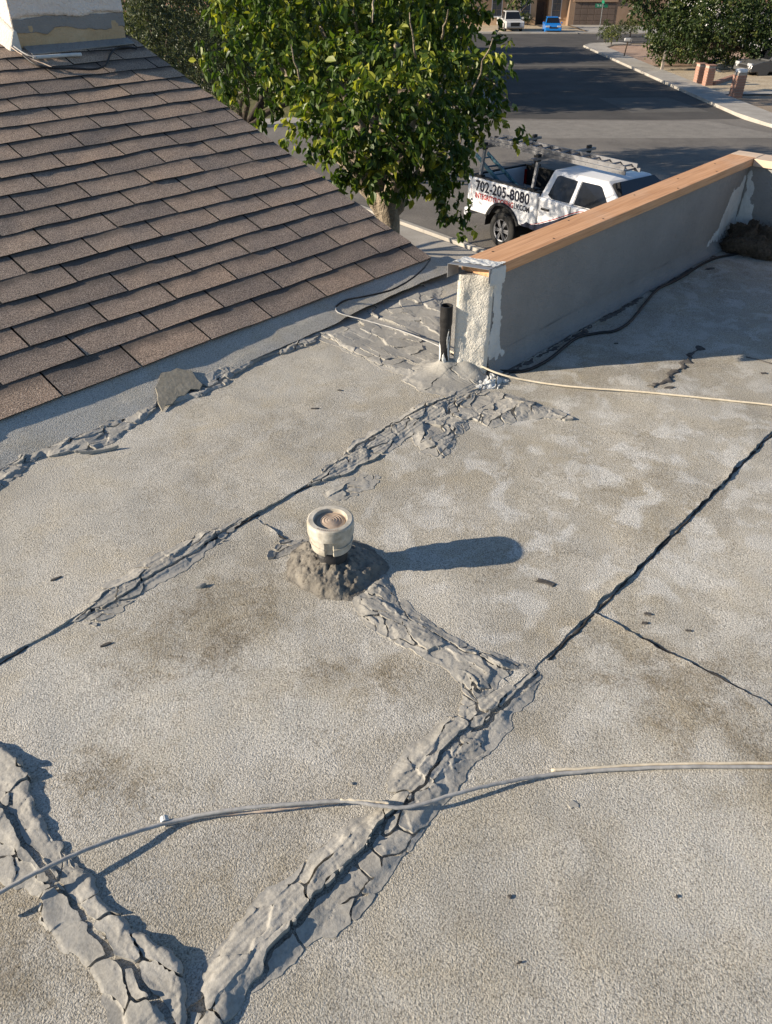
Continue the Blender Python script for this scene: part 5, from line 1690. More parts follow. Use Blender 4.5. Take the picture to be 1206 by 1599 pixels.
def car(name, label, cat, px, py, heading, Lg, Wd, Ht, color, kind='sedan', group='cars by the tan house', loc=None):
    g = loc or at_g(px, py)
    m = flat_mat('paint_' + name + '_' + kind + str(round(px)), color, .2, 0.0, .03, .6)
    root = empty(name, g, heading, label, cat, group)
    h = Wd / 2; r = .34 if kind != 'pickup' else .40; wb = Lg * .58; xr = -wb / 2; xf = wb / 2; x0 = -Lg / 2; x1 = Lg / 2
    zb = .26 if kind != 'pickup' else .42; belt = Ht * .60
    hood = belt - .04 if kind != 'van' else belt + .02
    body = {'sedan': [(x1, .45), (x1 - .05, .66), (x1 - .75, hood), (x0 + .75, belt + .02), (x0 + .05, belt - .04), (x0, .5)],
            'van': [(x1, .45), (x1 - .05, .75), (x1 - .9, hood), (x0 + .05, belt + .05), (x0, .5)],
            'pickup': [(x1, .6), (x1 - .03, hood - .12), (x1 - .2, hood), (x0 + .02, belt + .02), (x0, .6)]}[kind]
    for s in (-1, 1):
        mb = MB(); mb.prism(arch_poly(x0 + .02, x1 - .02, zb, 0, [xr, xf], r + .07, r, body), s * (h - .25), s * h); mb.build('body_side', m, root, bevel=.04)
    mb = MB(); mb.prism([(x0 + .02, zb)] + [(x1 - .02, zb)] + body, -h + .24, h - .24); mb.build('body_centre', m, root, bevel=.04)
    c0, c1, t0, t1 = {'sedan': (x0 + .55, x1 - 1.15, x0 + 1.15, x1 - 1.95), 'van': (x0 + .06, x1 - .95, x0 + .30, x1 - 1.75), 'pickup': (x0 + 1.9, x1 - 1.35, x0 + 2.05, x1 - 2.05)}[kind]
    zt = Ht; yb, yt = h - .06, h - .26
    mb = MB(); mb.hexa([(c0, -yb, belt - .03), (c1, -yb, belt - .03), (c1, yb, belt - .03), (c0, yb, belt - .03), (t0, -yt, zt), (t1, -yt, zt), (t1, yt, zt), (t0, yt, zt)])
    mb.build('cabin', m, root, bevel=.06)

    def lerp(a, b, t): return a + (b - a) * t
    def qd(nm, x0_, y0_, z0_, x1_, y1_, z1_, nx):
        vs = [(x0_ + nx, -y0_, z0_), (x0_ + nx, y0_, z0_), (x1_ + nx, y1_, z1_), (x1_ + nx, -y1_, z1_)]
        vs += [(a - nx * 1.5, b, c) for a, b, c in vs]
        mb = MB(); mb.hexa(vs); mb.build(nm, MAT['glass'], root)
    H_ = zt - belt
    qd('windscreen', lerp(c1, t1, .12), yb - .10, belt + .06, lerp(c1, t1, .9), yt - .02, zt - .06, .02)
    qd('rear_window', lerp(c0, t0, .12), yb - .10, belt + .06, lerp(c0, t0, .88), yt - .02, zt - .07, -.02)
    for s in (-1, 1):
        for k in range(2):
            a0 = lerp(lerp(c0, c1, .10), lerp(c0, c1, .88), k / 2 + .01); a1 = lerp(lerp(c0, c1, .10), lerp(c0, c1, .88), (k + 1) / 2 - .02)
            b0_ = lerp(lerp(t0, t1, .04), lerp(t0, t1, .97), k / 2 + .02); b1_ = lerp(lerp(t0, t1, .04), lerp(t0, t1, .97), (k + 1) / 2 - .02)
            ya = lerp(yb, yt, .15) + .012; yc = lerp(yb, yt, .88) + .012
            vs = [(a0, s * ya, belt + .05), (a1, s * ya, belt + .05), (b1_, s * yc, zt - .07), (b0_, s * yc, zt - .07)]
            vs += [(a, b - s * .03, c) for a, b, c in vs]
            mb = MB(); mb.hexa(vs); mb.build('window', MAT['glass'], root)
        mb = MB(); mb.box(x1 - .16, x1 + .005, s * (h - .48) if s > 0 else -(h - .05), s * (h - .05) if s > 0 else -(h - .48), .58, .74 if kind != 'pickup' else .98); mb.build('headlight', MAT['lamp_glass'], root, bevel=.03)
        mb = MB(); mb.box(x0 - .005, x0 + .12, s * (h - .35) if s > 0 else -(h - .05), s * (h - .05) if s > 0 else -(h - .35), .68, .88 if kind != 'van' else 1.2); mb.build('taillight', MAT['tail_red'], root, bevel=.02)
        mb = MB(); mb.box(c1 - .28, c1 - .14, s * h if s > 0 else -(h + .17), s * (h + .17) if s > 0 else -h, belt, belt + .14); mb.build('mirror', m, root, bevel=.03)
    mb = MB(); mb.box(x1 - .05, x1 + .02, -h * .5, h * .5, .42 if kind != 'pickup' else .62, .62 if kind != 'pickup' else .98); mb.build('grille', MAT['black_trim'], root, bevel=.02)
    mb = MB(); mb.box(x0 - .018, x0 + .01, -.24, .24, .55, .68); mb.build('number_plate', MAT['white_paint'], root)
    mb = MB(); mb.box(x1 - .06, x1 + .06, -h + .04, h - .04, zb + .02, zb + .20); mb.build('front_bumper', m if kind != 'pickup' else MAT['grey_metal'], root, bevel=.04)
    mb = MB(); mb.box(x0 + .1, x1 - .1, -h + .26, h - .26, zb - .10, zb - .0005); mb.build('underbody', MAT['black_trim'], root)
    for x in (xr, xf):
        for s in (-1, 1): wheel(root, x, s * (h - .12), r, .22, 5, s)
    return root


car('pickup_truck', 'silver pickup parked facing right of the leafy tree far down the street', 'pickup truck', 796, 48, rad(-86), 5.6, 2.0, 1.9, (.50, .49, .47), 'pickup')
car('hatchback_car', 'bright blue car parked in front of the tan house', 'car', 861, 50, rad(-95), 4.1, 1.75, 1.42, (.01, .17, .52), 'sedan')
car('van', 'dark blue van on the driveway by the garage door', 'van', 897, 36, rad(84), 4.9, 1.95, 1.8, (.015, .018, .085), 'van')
car('sedan_car', 'dark grey car half hidden at the right edge beyond the brick pillars', 'car', 1206, 116, rad(193), 4.6, 1.82, 1.45, (.10, .10, .10), 'sedan', 'cars by the tan house')
# ---------------------------------------------------------------- foliage
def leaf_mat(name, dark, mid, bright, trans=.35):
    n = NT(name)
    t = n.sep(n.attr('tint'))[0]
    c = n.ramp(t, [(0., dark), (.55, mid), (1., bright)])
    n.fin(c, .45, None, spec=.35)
    tr = n.t.nodes.new('ShaderNodeBsdfTranslucent')
    c2 = n.mix(1.0, c, (1.5, 1.6, .55), 'MULTIPLY'); n.l(c2, tr.inputs[0])
    mx = n.t.nodes.new('ShaderNodeMixShader'); mx.inputs[0].default_value = trans
    n.l(n.p.outputs[0], mx.inputs[1]); n.l(tr.outputs[0], mx.inputs[2]); n.l(mx.outputs[0], n.out.inputs[0])
    return n.m


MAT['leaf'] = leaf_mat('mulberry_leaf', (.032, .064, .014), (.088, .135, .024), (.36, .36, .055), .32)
MAT['leaf_grey'] = leaf_mat('grey_green_leaf', (.040, .052, .026), (.085, .100, .050), (.19, .20, .11), .2)
MAT['leaf_far'] = leaf_mat('street_tree_leaf', (.026, .046, .014), (.060, .085, .024), (.15, .165, .050), .25)
MAT['leaf_bush'] = leaf_mat('round_bush_leaf', (.05, .07, .02), (.12, .14, .04), (.24, .24, .08), .2)


def leaf_arrays(C, D, Nn, sz, tint, rng, fold=.25, wide=.62):
    """C centres, D tip directions, Nn normals (all n,3), sz (n,), returns verts, quads, tint per vert"""
    S_ = np.cross(D, Nn); S_ /= np.linalg.norm(S_, axis=1, keepdims=True) + 1e-9
    Nn = np.cross(S_, D)
    s = sz[:, None]; w = s * wide
    drp = rng.uniform(.05, .28, (len(C), 1)) * s
    b = C; L1 = C + D * s * .30 + S_ * w * .46 + Nn * w * fold; L2 = C + D * s * .70 + S_ * w * .36 + Nn * w * fold - Nn * drp * .5
    t = C + D * s - Nn * drp
    R1 = C + D * s * .30 - S_ * w * .46 + Nn * w * fold; R2_ = C + D * s * .70 - S_ * w * .36 + Nn * w * fold - Nn * drp * .5
    V = np.stack([b, L1, L2, t, R2_, R1], 1).reshape(-1, 3)
    i0 = np.arange(len(C))[:, None] * 6
    Q = np.concatenate([i0 + np.array([[0, 3, 2, 1]]), i0 + np.array([[0, 5, 4, 3]])])
    return V, Q, np.repeat(tint, 6)


def leaf_mesh(name, V, Q, T, mat):
    me = fast_mesh(name, V, Q, mat, smooth=False)
    a = me.attributes.new('tint', 'FLOAT_COLOR', 'POINT')
    a.data.foreach_set('color', np.stack([T, T, T, np.ones_like(T)], -1).astype(np.float32).ravel())
    return me


def norm(a): return a / (np.linalg.norm(a, axis=-1, keepdims=True) + 1e-9)


def clump_leaves(clumps, per, sz, rng, droop=.6, tint_f=None, szv=.35, twig=True):
    """clumps: (n,4) centre and radius. Leaves sit on short hanging twigs in each clump"""
    C = []; D = []; Nn = []; T = []; K = []
    for k, (x, y, z, r) in enumerate(clumps):
        kt = rng.uniform(-.16, .22)
        n = max(6, int(per * (r / .3) ** 2))
        tw = max(2, n // 9)
        for q in range(tw):
            d0 = norm(rng.randn(3)); d0[2] = d0[2] * .8
            base = np.array([x, y, z]) + d0 * r * rng.uniform(.25, 1.0) ** .7
            tdir = norm(d0 + np.array([0, 0, -droop * .7]) + .5 * rng.randn(3))
            m = n // tw
            ts = np.linspace(0, 1, m) * r * .8
            pos = base + tdir * ts[:, None] + rng.randn(m, 3) * sz * .25
            pos[:, 2] -= droop * .25 * (ts ** 2) / max(r, .01)
            dd = norm(tdir + .9 * rng.randn(m, 3) + np.array([0, 0, -droop]))
            nn = norm(rng.randn(m, 3) * .7 + np.array([0, 0, .7]) + d0 * .5)
            C.append(pos); D.append(dd); Nn.append(nn)
            base_t = rng.beta(2, 3.2) * .55 + kt + (.5 if rng.rand() < .17 else 0)
            T.append(np.clip(base_t + .18 * rng.randn(m), 0, 1)); K.append(np.full(m, k))
    C = np.concatenate(C); D = np.concatenate(D); Nn = np.concatenate(Nn); T = np.concatenate(T)
    s = sz * np.exp(szv * rng.randn(len(C)) * .6)
    return C, D, Nn, s, T, np.concatenate(K)


def limb(mb, p, q, r0, r1, rng, n=7, wob=.08):
    p = Vector(p); q = Vector(q); L_ = (q - p).length; pts = []; rr = []
    for i in range(n + 1):
        t = i / n; j = wob * L_ * math.sin(t * math.pi)
        pts.append(p.lerp(q, t) + Vector((rng.uniform(-1, 1), rng.uniform(-1, 1), rng.uniform(-.4, .8))) * j * .5); rr.append(r0 + (r1 - r0) * t)
    mb.tube(pts, rr, 9); return pts


# ---- the mulberry-like tree beside the truck
rng = np.random.RandomState(12); rnd = random.Random(12)
TYR = 9.6
tb = at_y(605, 360, TYR); troot = Vector((tb.x, tb.y, gz(tb.y)))
tree = empty('mulberry_tree', troot, 0, 'leafy green tree between shingle roof and white truck', 'tree')
clumps_px = [  # px, py, radius px, depth offset
    (340, 75, 34, .2), (365, 120, 34, .1), (395, 60, 42, .4), (385, 20, 45, .8), (430, 110, 42, 0), (415, 160, 24, -.1), (455, 60, 48, .6), (470, 140, 38, -.2), (450, 205, 20, -.3), (462, 190, 24, -.4), (490, 20, 55, .9),
    (500, 90, 45, .2), (520, 150, 48, -.5), (505, 205, 40, -.6), (490, 232, 26, -.6), (540, 60, 55, .5), (560, 120, 50, -.5), (570, 180, 50, -.7), (545, 225, 42, -.7), (530, 262, 24, -.6), (575, 255, 36, -.6), (598, 290, 20, -.6),
    (590, 20, 55, .9), (610, 80, 55, .0), (620, 140, 55, -.6), (625, 200, 52, -.7), (620, 245, 40, -.6), (650, 30, 55, .6), (665, 100, 55, -.1), (675, 160, 52, -.5), (675, 215, 48, -.5), (665, 260, 36, -.4), (700, 40, 50, .6),
    (715, 100, 48, .1), (720, 160, 42, -.1), (720, 210, 40, -.2), (700, 255, 38, -.3), (690, 300, 24, -.3), (712, 320, 22, -.4), (702, 345, 16, -.4), (722, 340, 14, -.4), (705, 285, 26, -.3), (735, 30, 40, .6), (750, 85, 36, .3), (755, 140, 34, .1), (738, 180, 30, .0),
    (775, 195, 24, .0), (800, 203, 15, .0), (778, 130, 20, .2), (775, 75, 20, .3), (716, 245, 24, -.1), (820, 208, 9, .0),
    (560, 40, 60, 1.2), (640, 60, 60, 1.3), (470, 90, 55, 1.3), (600, 150, 60, .8), (690, 140, 55, .8), (540, 190, 50, .6), (660, 220, 45, .5), (740, 120, 40, .8), (430, 60, 45, 1.3),
    (420, -40, 55, .6), (500, -50, 65, .6), (590, -60, 70, .5), (680, -50, 65, .5), (740, -30, 50, .5), (540, -120, 70, .8), (640, -120, 70, .8), (460, -110, 55, 1.0), (710, -110, 55, 1.0), (590, -180, 70, 1.0), (350, -10, 40, .8),
    (312, 62, 9, .1), (318, 95, 9, .1), (352, 150, 11, 0), (438, 218, 9, -.3), (476, 250, 10, -.5), (510, 280, 9, -.6), (548, 285, 11, -.6), (640, 292, 12, -.5), (728, 300, 9, -.4), (712, 362, 10, -.4), (732, 352, 9, -.4), (690, 335, 10, -.4), (795, 60, 9, .2), (790, 110, 10, .2), (797, 160, 9, .1), (760, 225, 10, 0), (405, 190, 10, -.2), (560, 275, 24, -.5), (590, 280, 22, -.5), (618, 288, 22, -.5), (645, 275, 24, -.4), (575, 300, 12, -.5), (635, 305, 12, -.4)]
cl = []
for px, py, r, dy in clumps_px:
    p = at_y(px, py, TYR + dy * 1.35); depth = p.y * math.cos(PITCH) - (p.z - CAM_H) * math.sin(PITCH)
    cl.append((p.x - troot.x, p.y - troot.y, p.z - troot.z, r * .82 * depth / F_PX))
cl = np.array(cl)
C, D, Nn, s_, T, K = clump_leaves(cl, 215, .088, rng, .8)
# yellower outer leaves in each clump: sunlit tips and inner shade painted into tint
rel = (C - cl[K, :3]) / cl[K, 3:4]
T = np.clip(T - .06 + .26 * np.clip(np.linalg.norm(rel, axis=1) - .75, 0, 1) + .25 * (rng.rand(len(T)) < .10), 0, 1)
camp = np.array([0, 0, CAM_H]) - np.array(troot)
dist = np.linalg.norm(C - camp, axis=1)
# which leaves lie in view and nearest
prj = C + np.array(troot) - np.array([0, 0, CAM_H])
zc = prj[:, 1] * math.cos(PITCH) - prj[:, 2] * math.sin(PITCH); yc = prj[:, 1] * math.sin(PITCH) + prj[:, 2] * math.cos(PITCH)
vis = (799.5 - F_PX * yc / zc) > 10
order = np.argsort(np.where(vis, dist / s_, 1e9))
near = np.zeros(len(C), bool); near[order[:300]] = True
crown = bpy.data.objects.new('crown', None); crown.empty_display_size = .1
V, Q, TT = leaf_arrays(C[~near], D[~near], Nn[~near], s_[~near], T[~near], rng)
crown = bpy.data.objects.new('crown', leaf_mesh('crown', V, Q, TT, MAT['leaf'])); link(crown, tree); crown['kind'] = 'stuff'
# the leaves that show largest: single leaves sharing a few meshes
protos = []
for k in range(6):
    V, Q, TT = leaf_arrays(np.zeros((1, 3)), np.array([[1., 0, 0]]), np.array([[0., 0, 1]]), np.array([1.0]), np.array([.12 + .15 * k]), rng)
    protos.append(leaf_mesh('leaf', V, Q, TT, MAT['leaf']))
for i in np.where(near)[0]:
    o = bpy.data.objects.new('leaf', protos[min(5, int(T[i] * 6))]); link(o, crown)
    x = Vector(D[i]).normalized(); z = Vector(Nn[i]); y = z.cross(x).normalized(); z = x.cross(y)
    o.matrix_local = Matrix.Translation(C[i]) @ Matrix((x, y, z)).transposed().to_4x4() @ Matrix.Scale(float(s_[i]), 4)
mb = MB()
fork = at_y(602, 318, TYR) - troot
low = at_y(608, 345, TYR) - troot
mb.tube([(0, 0, -.1), (0.02, 0, .3), (low * .5), low, fork, at_y(598, 296, TYR) - troot], [.22, .16, .135, .13, .15, .12], 16)
mb.build('trunk', MAT['bark'], tree, smooth=True)
for px, py, dy, r0 in ((545, 258, -.05, .085), (572, 250, .25, .085), (624, 262, -.1, .10), (648, 244, .2, .08)):
    mb = MB(); limb(mb, fork + Vector((0, 0, -.12)), at_y(px, py, TYR + dy) - troot, r0 * 1.25, r0 * .75, rnd, 7, .06); mb.build('branch', MAT['bark'], tree, smooth=True)
ends = [(555, 240, 0), (540, 180, .2), (640, 230, -.1), (660, 150, .2), (590, 150, .6), (480, 130, .5), (720, 190, .3), (620, 60, .6), (430, 90, .8), (700, 70, .7), (560, 60, .9), (500, 40, 1.0)]
for px, py, dy in ends:
    e = at_y(px, py, TYR + dy) - troot
    mb = MB(); limb(mb, fork + Vector((0, 0, -.15)), e, .11, .022, rnd, 8, .12); mb.build('branch', MAT['bark'], tree, smooth=True)
    for q in range(4):
        i = cl[rnd.randrange(len(cl)), :3]
        if (Vector(i) - e).length < 1.2:
            mb = MB(); limb(mb, e, Vector(i), .02, .006, rnd, 5, .12); mb.build('twig', MAT['bark'], tree, smooth=True)
# a couple of bare twigs standing clear
for a, b in (((770, 60), (735, 150)), ((582, 35), (584, -10)), ((455, 70), (470, 130)), ((700, 15), (690, 60)), ((640, 20), (650, 90))):
    mb = MB(); limb(mb, at_y(*a, TYR - .5) - troot, at_y(*b, TYR - .3) - troot, .006, .012, rnd, 5, .08); mb.build('twig', MAT['bark'], tree, smooth=True)


def make_tree(name, label, base, clumps, per, sz, mat, bark, trunk_r, seed, cat='tree', group=None, droop=.4, fork_h=.35, limbs=6):
    rg = np.random.RandomState(seed); rd = random.Random(seed)
    base = Vector(base); root = empty(name, base, 0, label, cat, group)
    c = np.array([(p[0] - base.x, p[1] - base.y, p[2] - base.z, r) for p, r in clumps])
    C, D, Nn, s2, T, K = clump_leaves(c, per, sz, rg, droop)
    V, Q, TT = leaf_arrays(C, D, Nn, s2, T, rg)
    o = bpy.data.objects.new('crown', leaf_mesh('crown', V, Q, TT, MAT[mat])); link(o, root); o['kind'] = 'stuff'
    top = c[:, :3].mean(0); fk = Vector((top[0] * .4, top[1] * .4, top[2] * fork_h + .2))
    if trunk_r:
        mb = MB(); mb.tube([(0, 0, -.1), fk * .3, fk * .65, fk], [trunk_r * 1.4, trunk_r * 1.05, trunk_r, trunk_r * .9], 12); mb.build('trunk', MAT[bark], root, smooth=True)
        for k in range(limbs):
            e = Vector(c[rd.randrange(len(c)), :3])
            mb = MB(); limb(mb, fk, e, trunk_r * .5, trunk_r * .12, rd, 7, .12); mb.build('branch', MAT[bark], root, smooth=True)
    return root


def px_clump(px, py, rpx, y):
    p = at_y(px, py, y); depth = p.y * math.cos(PITCH) - (p.z - CAM_H) * math.sin(PITCH)
    return (p, rpx * depth / F_PX)


# grey-green shrub tree beyond the chimney; its shade falls on the truck
b = Vector((-4.6, 17.2, gz(17.2)))
make_tree('olive_tree', 'tall grey-green fine-leaved shrub beside the chimney', b,
          [px_clump(*q) for q in ((212, 20, 28, 16.2), (220, 60, 28, 16.0), (236, 98, 26, 15.6), (250, 40, 32, 16.4), (262, 90, 30, 16.2), (288, 124, 28, 15.8), (275, 20, 32, 17), (300, 70, 30, 17), (200, -20, 32, 16.4), (240, -30, 36, 16.5), (280, -40, 36, 17),
                                  (302, 20, 30, 17.6), (312, 110, 26, 17), (265, 60, 34, 18), (235, 30, 34, 18), (215, -70, 36, 17), (265, -80, 38, 17.4), (262, 140, 28, 16.6), (230, 120, 28, 17), (315, -20, 34, 18), (300, 150, 24, 17.4), (330, 140, 22, 17.8), (250, 110, 34, 18.6), (290, 90, 34, 18.8),
                                  (222, 30, 32, 14.2), (228, 70, 30, 14), (240, 105, 30, 13.8), (262, 60, 30, 14.4), (268, 115, 26, 14.2), (215, -10, 34, 14.4), (250, 0, 34, 14.6), (250, 150, 30, 14), (225, 140, 30, 13.8), (285, 150, 26, 14.6), (240, -50, 36, 14.6), (320, 165, 22, 19), (345, 130, 24, 19.4), (320, 90, 30, 19.5), (360, 150, 20, 19.8), (210, 90, 30, 18), (190, 50, 34, 18), (335, 60, 30, 18.8), (340, 100, 26, 18.6), (250, 10, 36, 19))],
          420, .055, 'leaf_grey', 'bark_dark', .12, 31, 'shrub')
b = Vector((-5.2, 25.5, gz(25.5)))
make_tree('dark_tree', 'dark shaded tree with slender trunk behind the leafy green tree', b,
          [px_clump(*q) for q in ((330, 30, 36, 21), (350, 80, 34, 21.5), (370, 40, 38, 22), (345, 120, 24, 22), (400, 100, 36, 23), (420, 40, 44, 23.5), (460, 90, 44, 25), (500, 60, 50, 26), (500, 120, 40, 26), (330, -20, 40, 22), (400, -20, 48, 24), (480, -10, 54, 25), (370, 125, 20, 22),
                                  (440, 125, 28, 24), (540, 100, 44, 27), (580, 60, 48, 28), (540, 20, 50, 28), (310, 70, 30, 21), (380, 80, 36, 24), (430, 90, 36, 25), (345, 10, 36, 23), (450, 30, 46, 26), (600, 20, 50, 28), (560, 130, 36, 27))],
          130, .12, 'leaf_far', 'bark_dark', .20, 32, group='trees across the street corner')
# trees lining the left side of the street, hidden mostly by the leafy tree, shading the road
for k, (x, y, h_, w_, lab) in enumerate(((0.2, 43.0, 8.0, 3.6, 'shade tree nearest behind the leafy tree on the left pavement'), (-0.8, 49.0, 5.6, 4.0, 'second shade tree down the left side of the street'),
                                         (0.0, 55.0, 5.4, 3.4, 'third shade tree down the left side of the street'), (-0.2, 66.0, 7.5, 3.4, 'fourth shade tree down the left side of the street'), (0.4, 73.5, 6.5, 2.6, 'farthest shade tree down the left side of the street'))):
    rg = random.Random(50 + k); base = Vector((x, y, gz(y)))
    c = []
    for q in range(26):
        th = rg.uniform(0, 2 * math.pi); rr = w_ * math.sqrt(rg.random()) * .85
        c.append((base + Vector((rr * math.cos(th), rr * math.sin(th), h_ * .30 + (h_ * .66) * rg.random() * (1 - .35 * rr / w_))), rg.uniform(.9, 1.4)))
    make_tree('street_tree', lab, base, c, 20, .30, 'leaf_far', 'bark_dark', .2, 60 + k, group='shade trees on the left of the street')
# the big tree across the street on the right
b = at_g(1090, 103)
cp = [(1000, 12, 16, 52), (1014, 42, 14, 51), (1026, 72, 13, 50), (1036, 20, 24, 52), (1045, 60, 28, 50), (1040, 90, 16, 50), (1075, 25, 34, 50), (1080, 70, 28, 49), (1110, 45, 34, 49), (1105, 85, 20, 49), (1125, 15, 36, 51), (1145, 55, 26, 49), (1165, 25, 36, 50),
      (1180, 65, 26, 49), (1195, 30, 34, 50), (1195, 90, 20, 48), (1215, 60, 34, 49), (1230, 20, 36, 50), (1060, 5, 34, 53), (1010, -15, 30, 53), (1090, -20, 44, 53), (1150, -25, 44, 53), (1210, -25, 44, 53), (1040, -40, 36, 54), (1120, -60, 50, 54), (1190, -70, 50, 54), (1065, 45, 34, 54),
      (1130, 50, 34, 54), (1190, 50, 34, 54), (1030, 50, 22, 54), (1010, 10, 20, 54), (985, 22, 7, 51), (980, 0, 10, 52), (1215, 100, 18, 48), (1085, 55, 36, 56), (1100, 88, 26, 55), (1060, 88, 24, 55), (1140, 80, 22, 56)]
make_tree('ash_tree', 'large spreading dark green tree across the street at upper right', b, [px_clump(x, y - 9, r * (.8 + .35 * ((x * 7 + y * 13) % 10) / 10), d + 9) for x, y, r, d in cp], 40, .21, 'leaf_far', 'bark_dark', .34, 41, droop=.35, limbs=9)


def bush(label, px, py, r, hh, mat='leaf_bush', seed=1, n=16, per=10, sz=.085):
    g = at_g(px, py); rg = random.Random(seed); c = []
    for k in range(n * 2):
        th = rg.uniform(0, 2 * math.pi); ph = rg.uniform(0, 1.5); rr = r * .62
        c.append((g + Vector((rr * math.cos(th) * math.cos(ph), rr * math.sin(th) * math.cos(ph), hh * .45 + hh * .42 * math.sin(ph) - hh * .18 * math.cos(ph))), r * .26))
    return make_tree('round_bush', label, g, c, per * 6, sz, mat, 'bark_dark', .05, seed, 'bush', 'clipped bushes on the street corner', droop=.1, limbs=4)


bush('front yellow-green round bush at the street corner', 954, 72, 1.05, 1.65, seed=71)
bush('darker round bush behind the front bush by the sign pole', 944, 66, 1.0, 1.8, 'leaf_far', 72)
bush('olive bush right of the round bushes', 984, 58, 1.1, 1.7, seed=73)
bush('pale bush between round bushes and large tree', 968, 58, .9, 1.5, 'leaf_grey', 74)
bush('dry pale bush among the boulders', 1135, 108, .8, .9, 'leaf_bush', 75)
bush('small pale shrub between silver pickup and blue car', 823, 40, .9, 1.3, 'leaf_grey', 76)
bush('dark shrub at the tan house beside the windows', 873, 34, .9, 1.9, 'leaf_far', 77)
bush('dark wide hedge under the left part of the large tree', 1052, 100, 1.8, 2.2, 'leaf_far', 78, 14)
bush('dark wide hedge under the middle of the large tree', 1085, 98, 1.9, 2.3, 'leaf_far', 79, 14)
bush('dark hedge below the large tree beside the white wall', 1115, 96, 1.6, 2.0, 'leaf_far', 80, 12)
# palm-free dark tree in front of the tan house, left
b = at_g(805, 38)
make_tree('yard_tree', 'small dark tree at the left front of the tan house', b, [px_clump(*q) for q in ((800, 10, 10, 104), (812, 22, 7, 104), (795, -5, 12, 104), (812, -8, 10, 104), (828, 5, 6, 104))], 6, .4, 'leaf_far', 'bark_dark', .15, 82)
# ---------------------------------------------------------------- far houses
MAT['roof_tile'] = rough_mat('terracotta_roof', (.25, .13, .08), (.36, .2, .13), 2, 4, .9, 10, .5, .05)
MAT['far_wall'] = rough_mat('tan_far_stucco', (.42, .28, .17), (.52, .37, .24), .6, 5, .9, 8, .3, .03)
MAT['far_wall_dark'] = rough_mat('brown_far_stucco', (.22, .15, .10), (.29, .20, .14), .6, 5, .9, 8, .3, .03)
MAT['garage'] = flat_mat('brown_garage_door', (.13, .095, .075), .6, sc=1)
MAT['pane'] = flat_mat('window_pane', (.10, .11, .12), .12, 0, .1, .6)
MAT['grey_wall'] = rough_mat('white_stucco', (.55, .54, .52), (.68, .67, .65), .6, 5, .9, 8, .3, .03)


def window(parent, x, z, w_, h_, y, cols=2, rows=3):
    fr = MB(); t = .07
    fr.box(x, x + w_, y - .06, y, z, z + t); fr.box(x, x + w_, y - .06, y, z + h_ - t, z + h_); fr.box(x, x + t, y - .06, y, z + t, z + h_ - t); fr.box(x + w_ - t, x + w_, y - .06, y, z + t, z + h_ - t)
    f = fr.build('window', MAT['white_paint'], parent)
    cw = (w_ - 2 * t) / cols; rh = (h_ - 2 * t) / rows
    for c in range(cols):
        for r in range(rows):
            mb = MB(); mb.box(x + t + c * cw + .015, x + t + (c + 1) * cw - .015, y - .03, y - .005, z + t + r * rh + .015, z + t + (r + 1) * rh - .015); mb.build('pane', MAT['pane'], f)
    mb = MB(); mb.box(x - .08, x + w_ + .08, y - .12, y - .002, z - .09, z - .001); mb.build('sill', MAT['white_paint'], f)
    return f


hb = Vector((10, 113, gz(113)))
fh = empty('tan_house', hb, rad(-1.5), 'tan stucco house with white windows and brown garage at the street end', 'house')
mb = MB(); mb.box(-14, 8.5, 0, 12, -.5, 6.2); mb.build('wall', MAT['far_wall'], fh)
mb = MB(); mb.box(8.501, 10.0, 2.2, 12, -.5, 6.2); mb.build('wall', MAT['far_wall_dark'], fh)
mb = MB(); mb.box(10.001, 12.3, 0, 12, -.5, 6.2); mb.build('wall', MAT['far_wall'], fh)
mb = MB(); mb.box(12.301, 24, -1.5, 12, -.5, 6.0); mb.build('wall', MAT['far_wall_dark'], fh)
mb = MB()
mb.add([(-15, -3, 6.25), (25, -3, 6.25), (25, 5, 9.2), (-15, 5, 9.2), (25, 14, 6.25), (-15, 14, 6.25)], [(0, 1, 2, 3), (3, 2, 4, 5)]); mb.build('roof', MAT['roof_tile'], fh)
for x, z, w_, h_ in ((-6.0, 1.0, 1.5, 1.9), (-1.5, 1.0, 1.3, 2.0), (3.0, .9, 1.3, 2.1), (6.5, .8, 1.3, 2.2), (10.35, .8, 1.2, 2.2), (3.0, 4.0, 1.3, 1.6), (6.5, 4.0, 1.4, 1.6)): window(fh, x, z, w_, h_, -.001)
mb = MB(); mb.box(8.75, 9.75, 2.12, 2.199, 0, 2.3); d = mb.build('door', MAT['garage'], fh, bevel=.01)
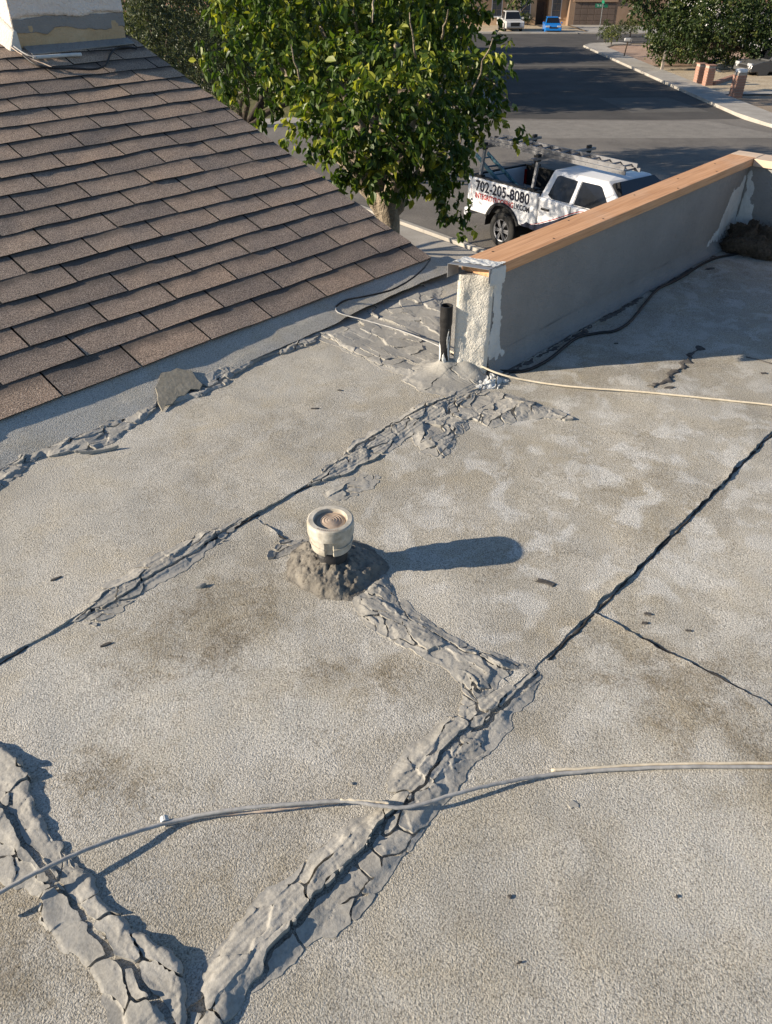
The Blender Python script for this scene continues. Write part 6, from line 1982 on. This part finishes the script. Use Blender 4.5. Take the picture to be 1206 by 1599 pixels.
mb = MB(); mb.bar((9.6, 2.10, 1.0), (9.6, 2.10, 1.2), .03); mb.build('handle', MAT['grey_metal'], d)
g = bpy.data.objects.new('garage_door', None); link(g, fh)
for r in range(4):
    for c in range(6):
        x = 12.9 + c * .82; mb = MB(); mb.box(x + .02, x + .80, -1.56, -1.501, .02 + r * .62, .02 + r * .62 + .59); mb.build('panel', MAT['garage'], g, bevel=.02)
mb = MB(); mb.box(12.7, 18.0, -1.75, -1.5015, 2.52, 2.85); mb.build('lintel', MAT['far_wall_dark'], g)

# pale house behind the big tree
hb = at_g(1150, 84); hb = Vector((hb.x, hb.y + 2, gz(hb.y)))
ph = empty('white_house', hb, rad(-4), 'white stucco house glimpsed through the large tree at right', 'house')
mb = MB(); mb.box(-1.6, 22, 0, 12, -.5, 3.4); mb.build('wall', MAT['grey_wall'], ph)
mb = MB(); mb.add([(-2.4, -1, 3.42), (23, -1, 3.42), (23, 6, 5.8), (-2.4, 6, 5.8), (23, 13, 3.42), (-2.4, 13, 3.42)], [(0, 1, 2, 3), (3, 2, 4, 5)]); mb.build('roof', MAT['roof_tile'], ph)
g = bpy.data.objects.new('garage_door', None); link(g, ph)
for r in range(4):
    for c in range(5):
        mb = MB(); mb.box(-1 + c * 1.0 + .02, -1 + c * 1.0 + .98, -.06, -.001, .02 + r * .58, .02 + r * .58 + .55); mb.build('panel', MAT['white_paint'], g, bevel=.02)
window(ph, 7, 1.0, 1.6, 1.3, -.001)
# neighbour on the left of the street, behind trees
hb = Vector((-26, 58, gz(58)))
nh = empty('neighbour_house', hb, rad(2), 'tan neighbour house behind the trees on the left of the street', 'house')
mb = MB(); mb.box(0, 15, 0, 12, -.5, 3.4); mb.build('wall', MAT['far_wall'], nh)
mb = MB(); mb.add([(-1, -1, 3.4), (16, -1, 3.4), (16, 6, 6.0), (-1, 6, 6.0), (16, 13, 3.4), (-1, 13, 3.4)], [(0, 1, 2, 3), (3, 2, 4, 5)]); mb.build('roof', MAT['roof_tile'], nh)
window(nh, 3, 1.0, 1.6, 1.3, -.001); window(nh, 9, 1.0, 1.6, 1.3, -.001)
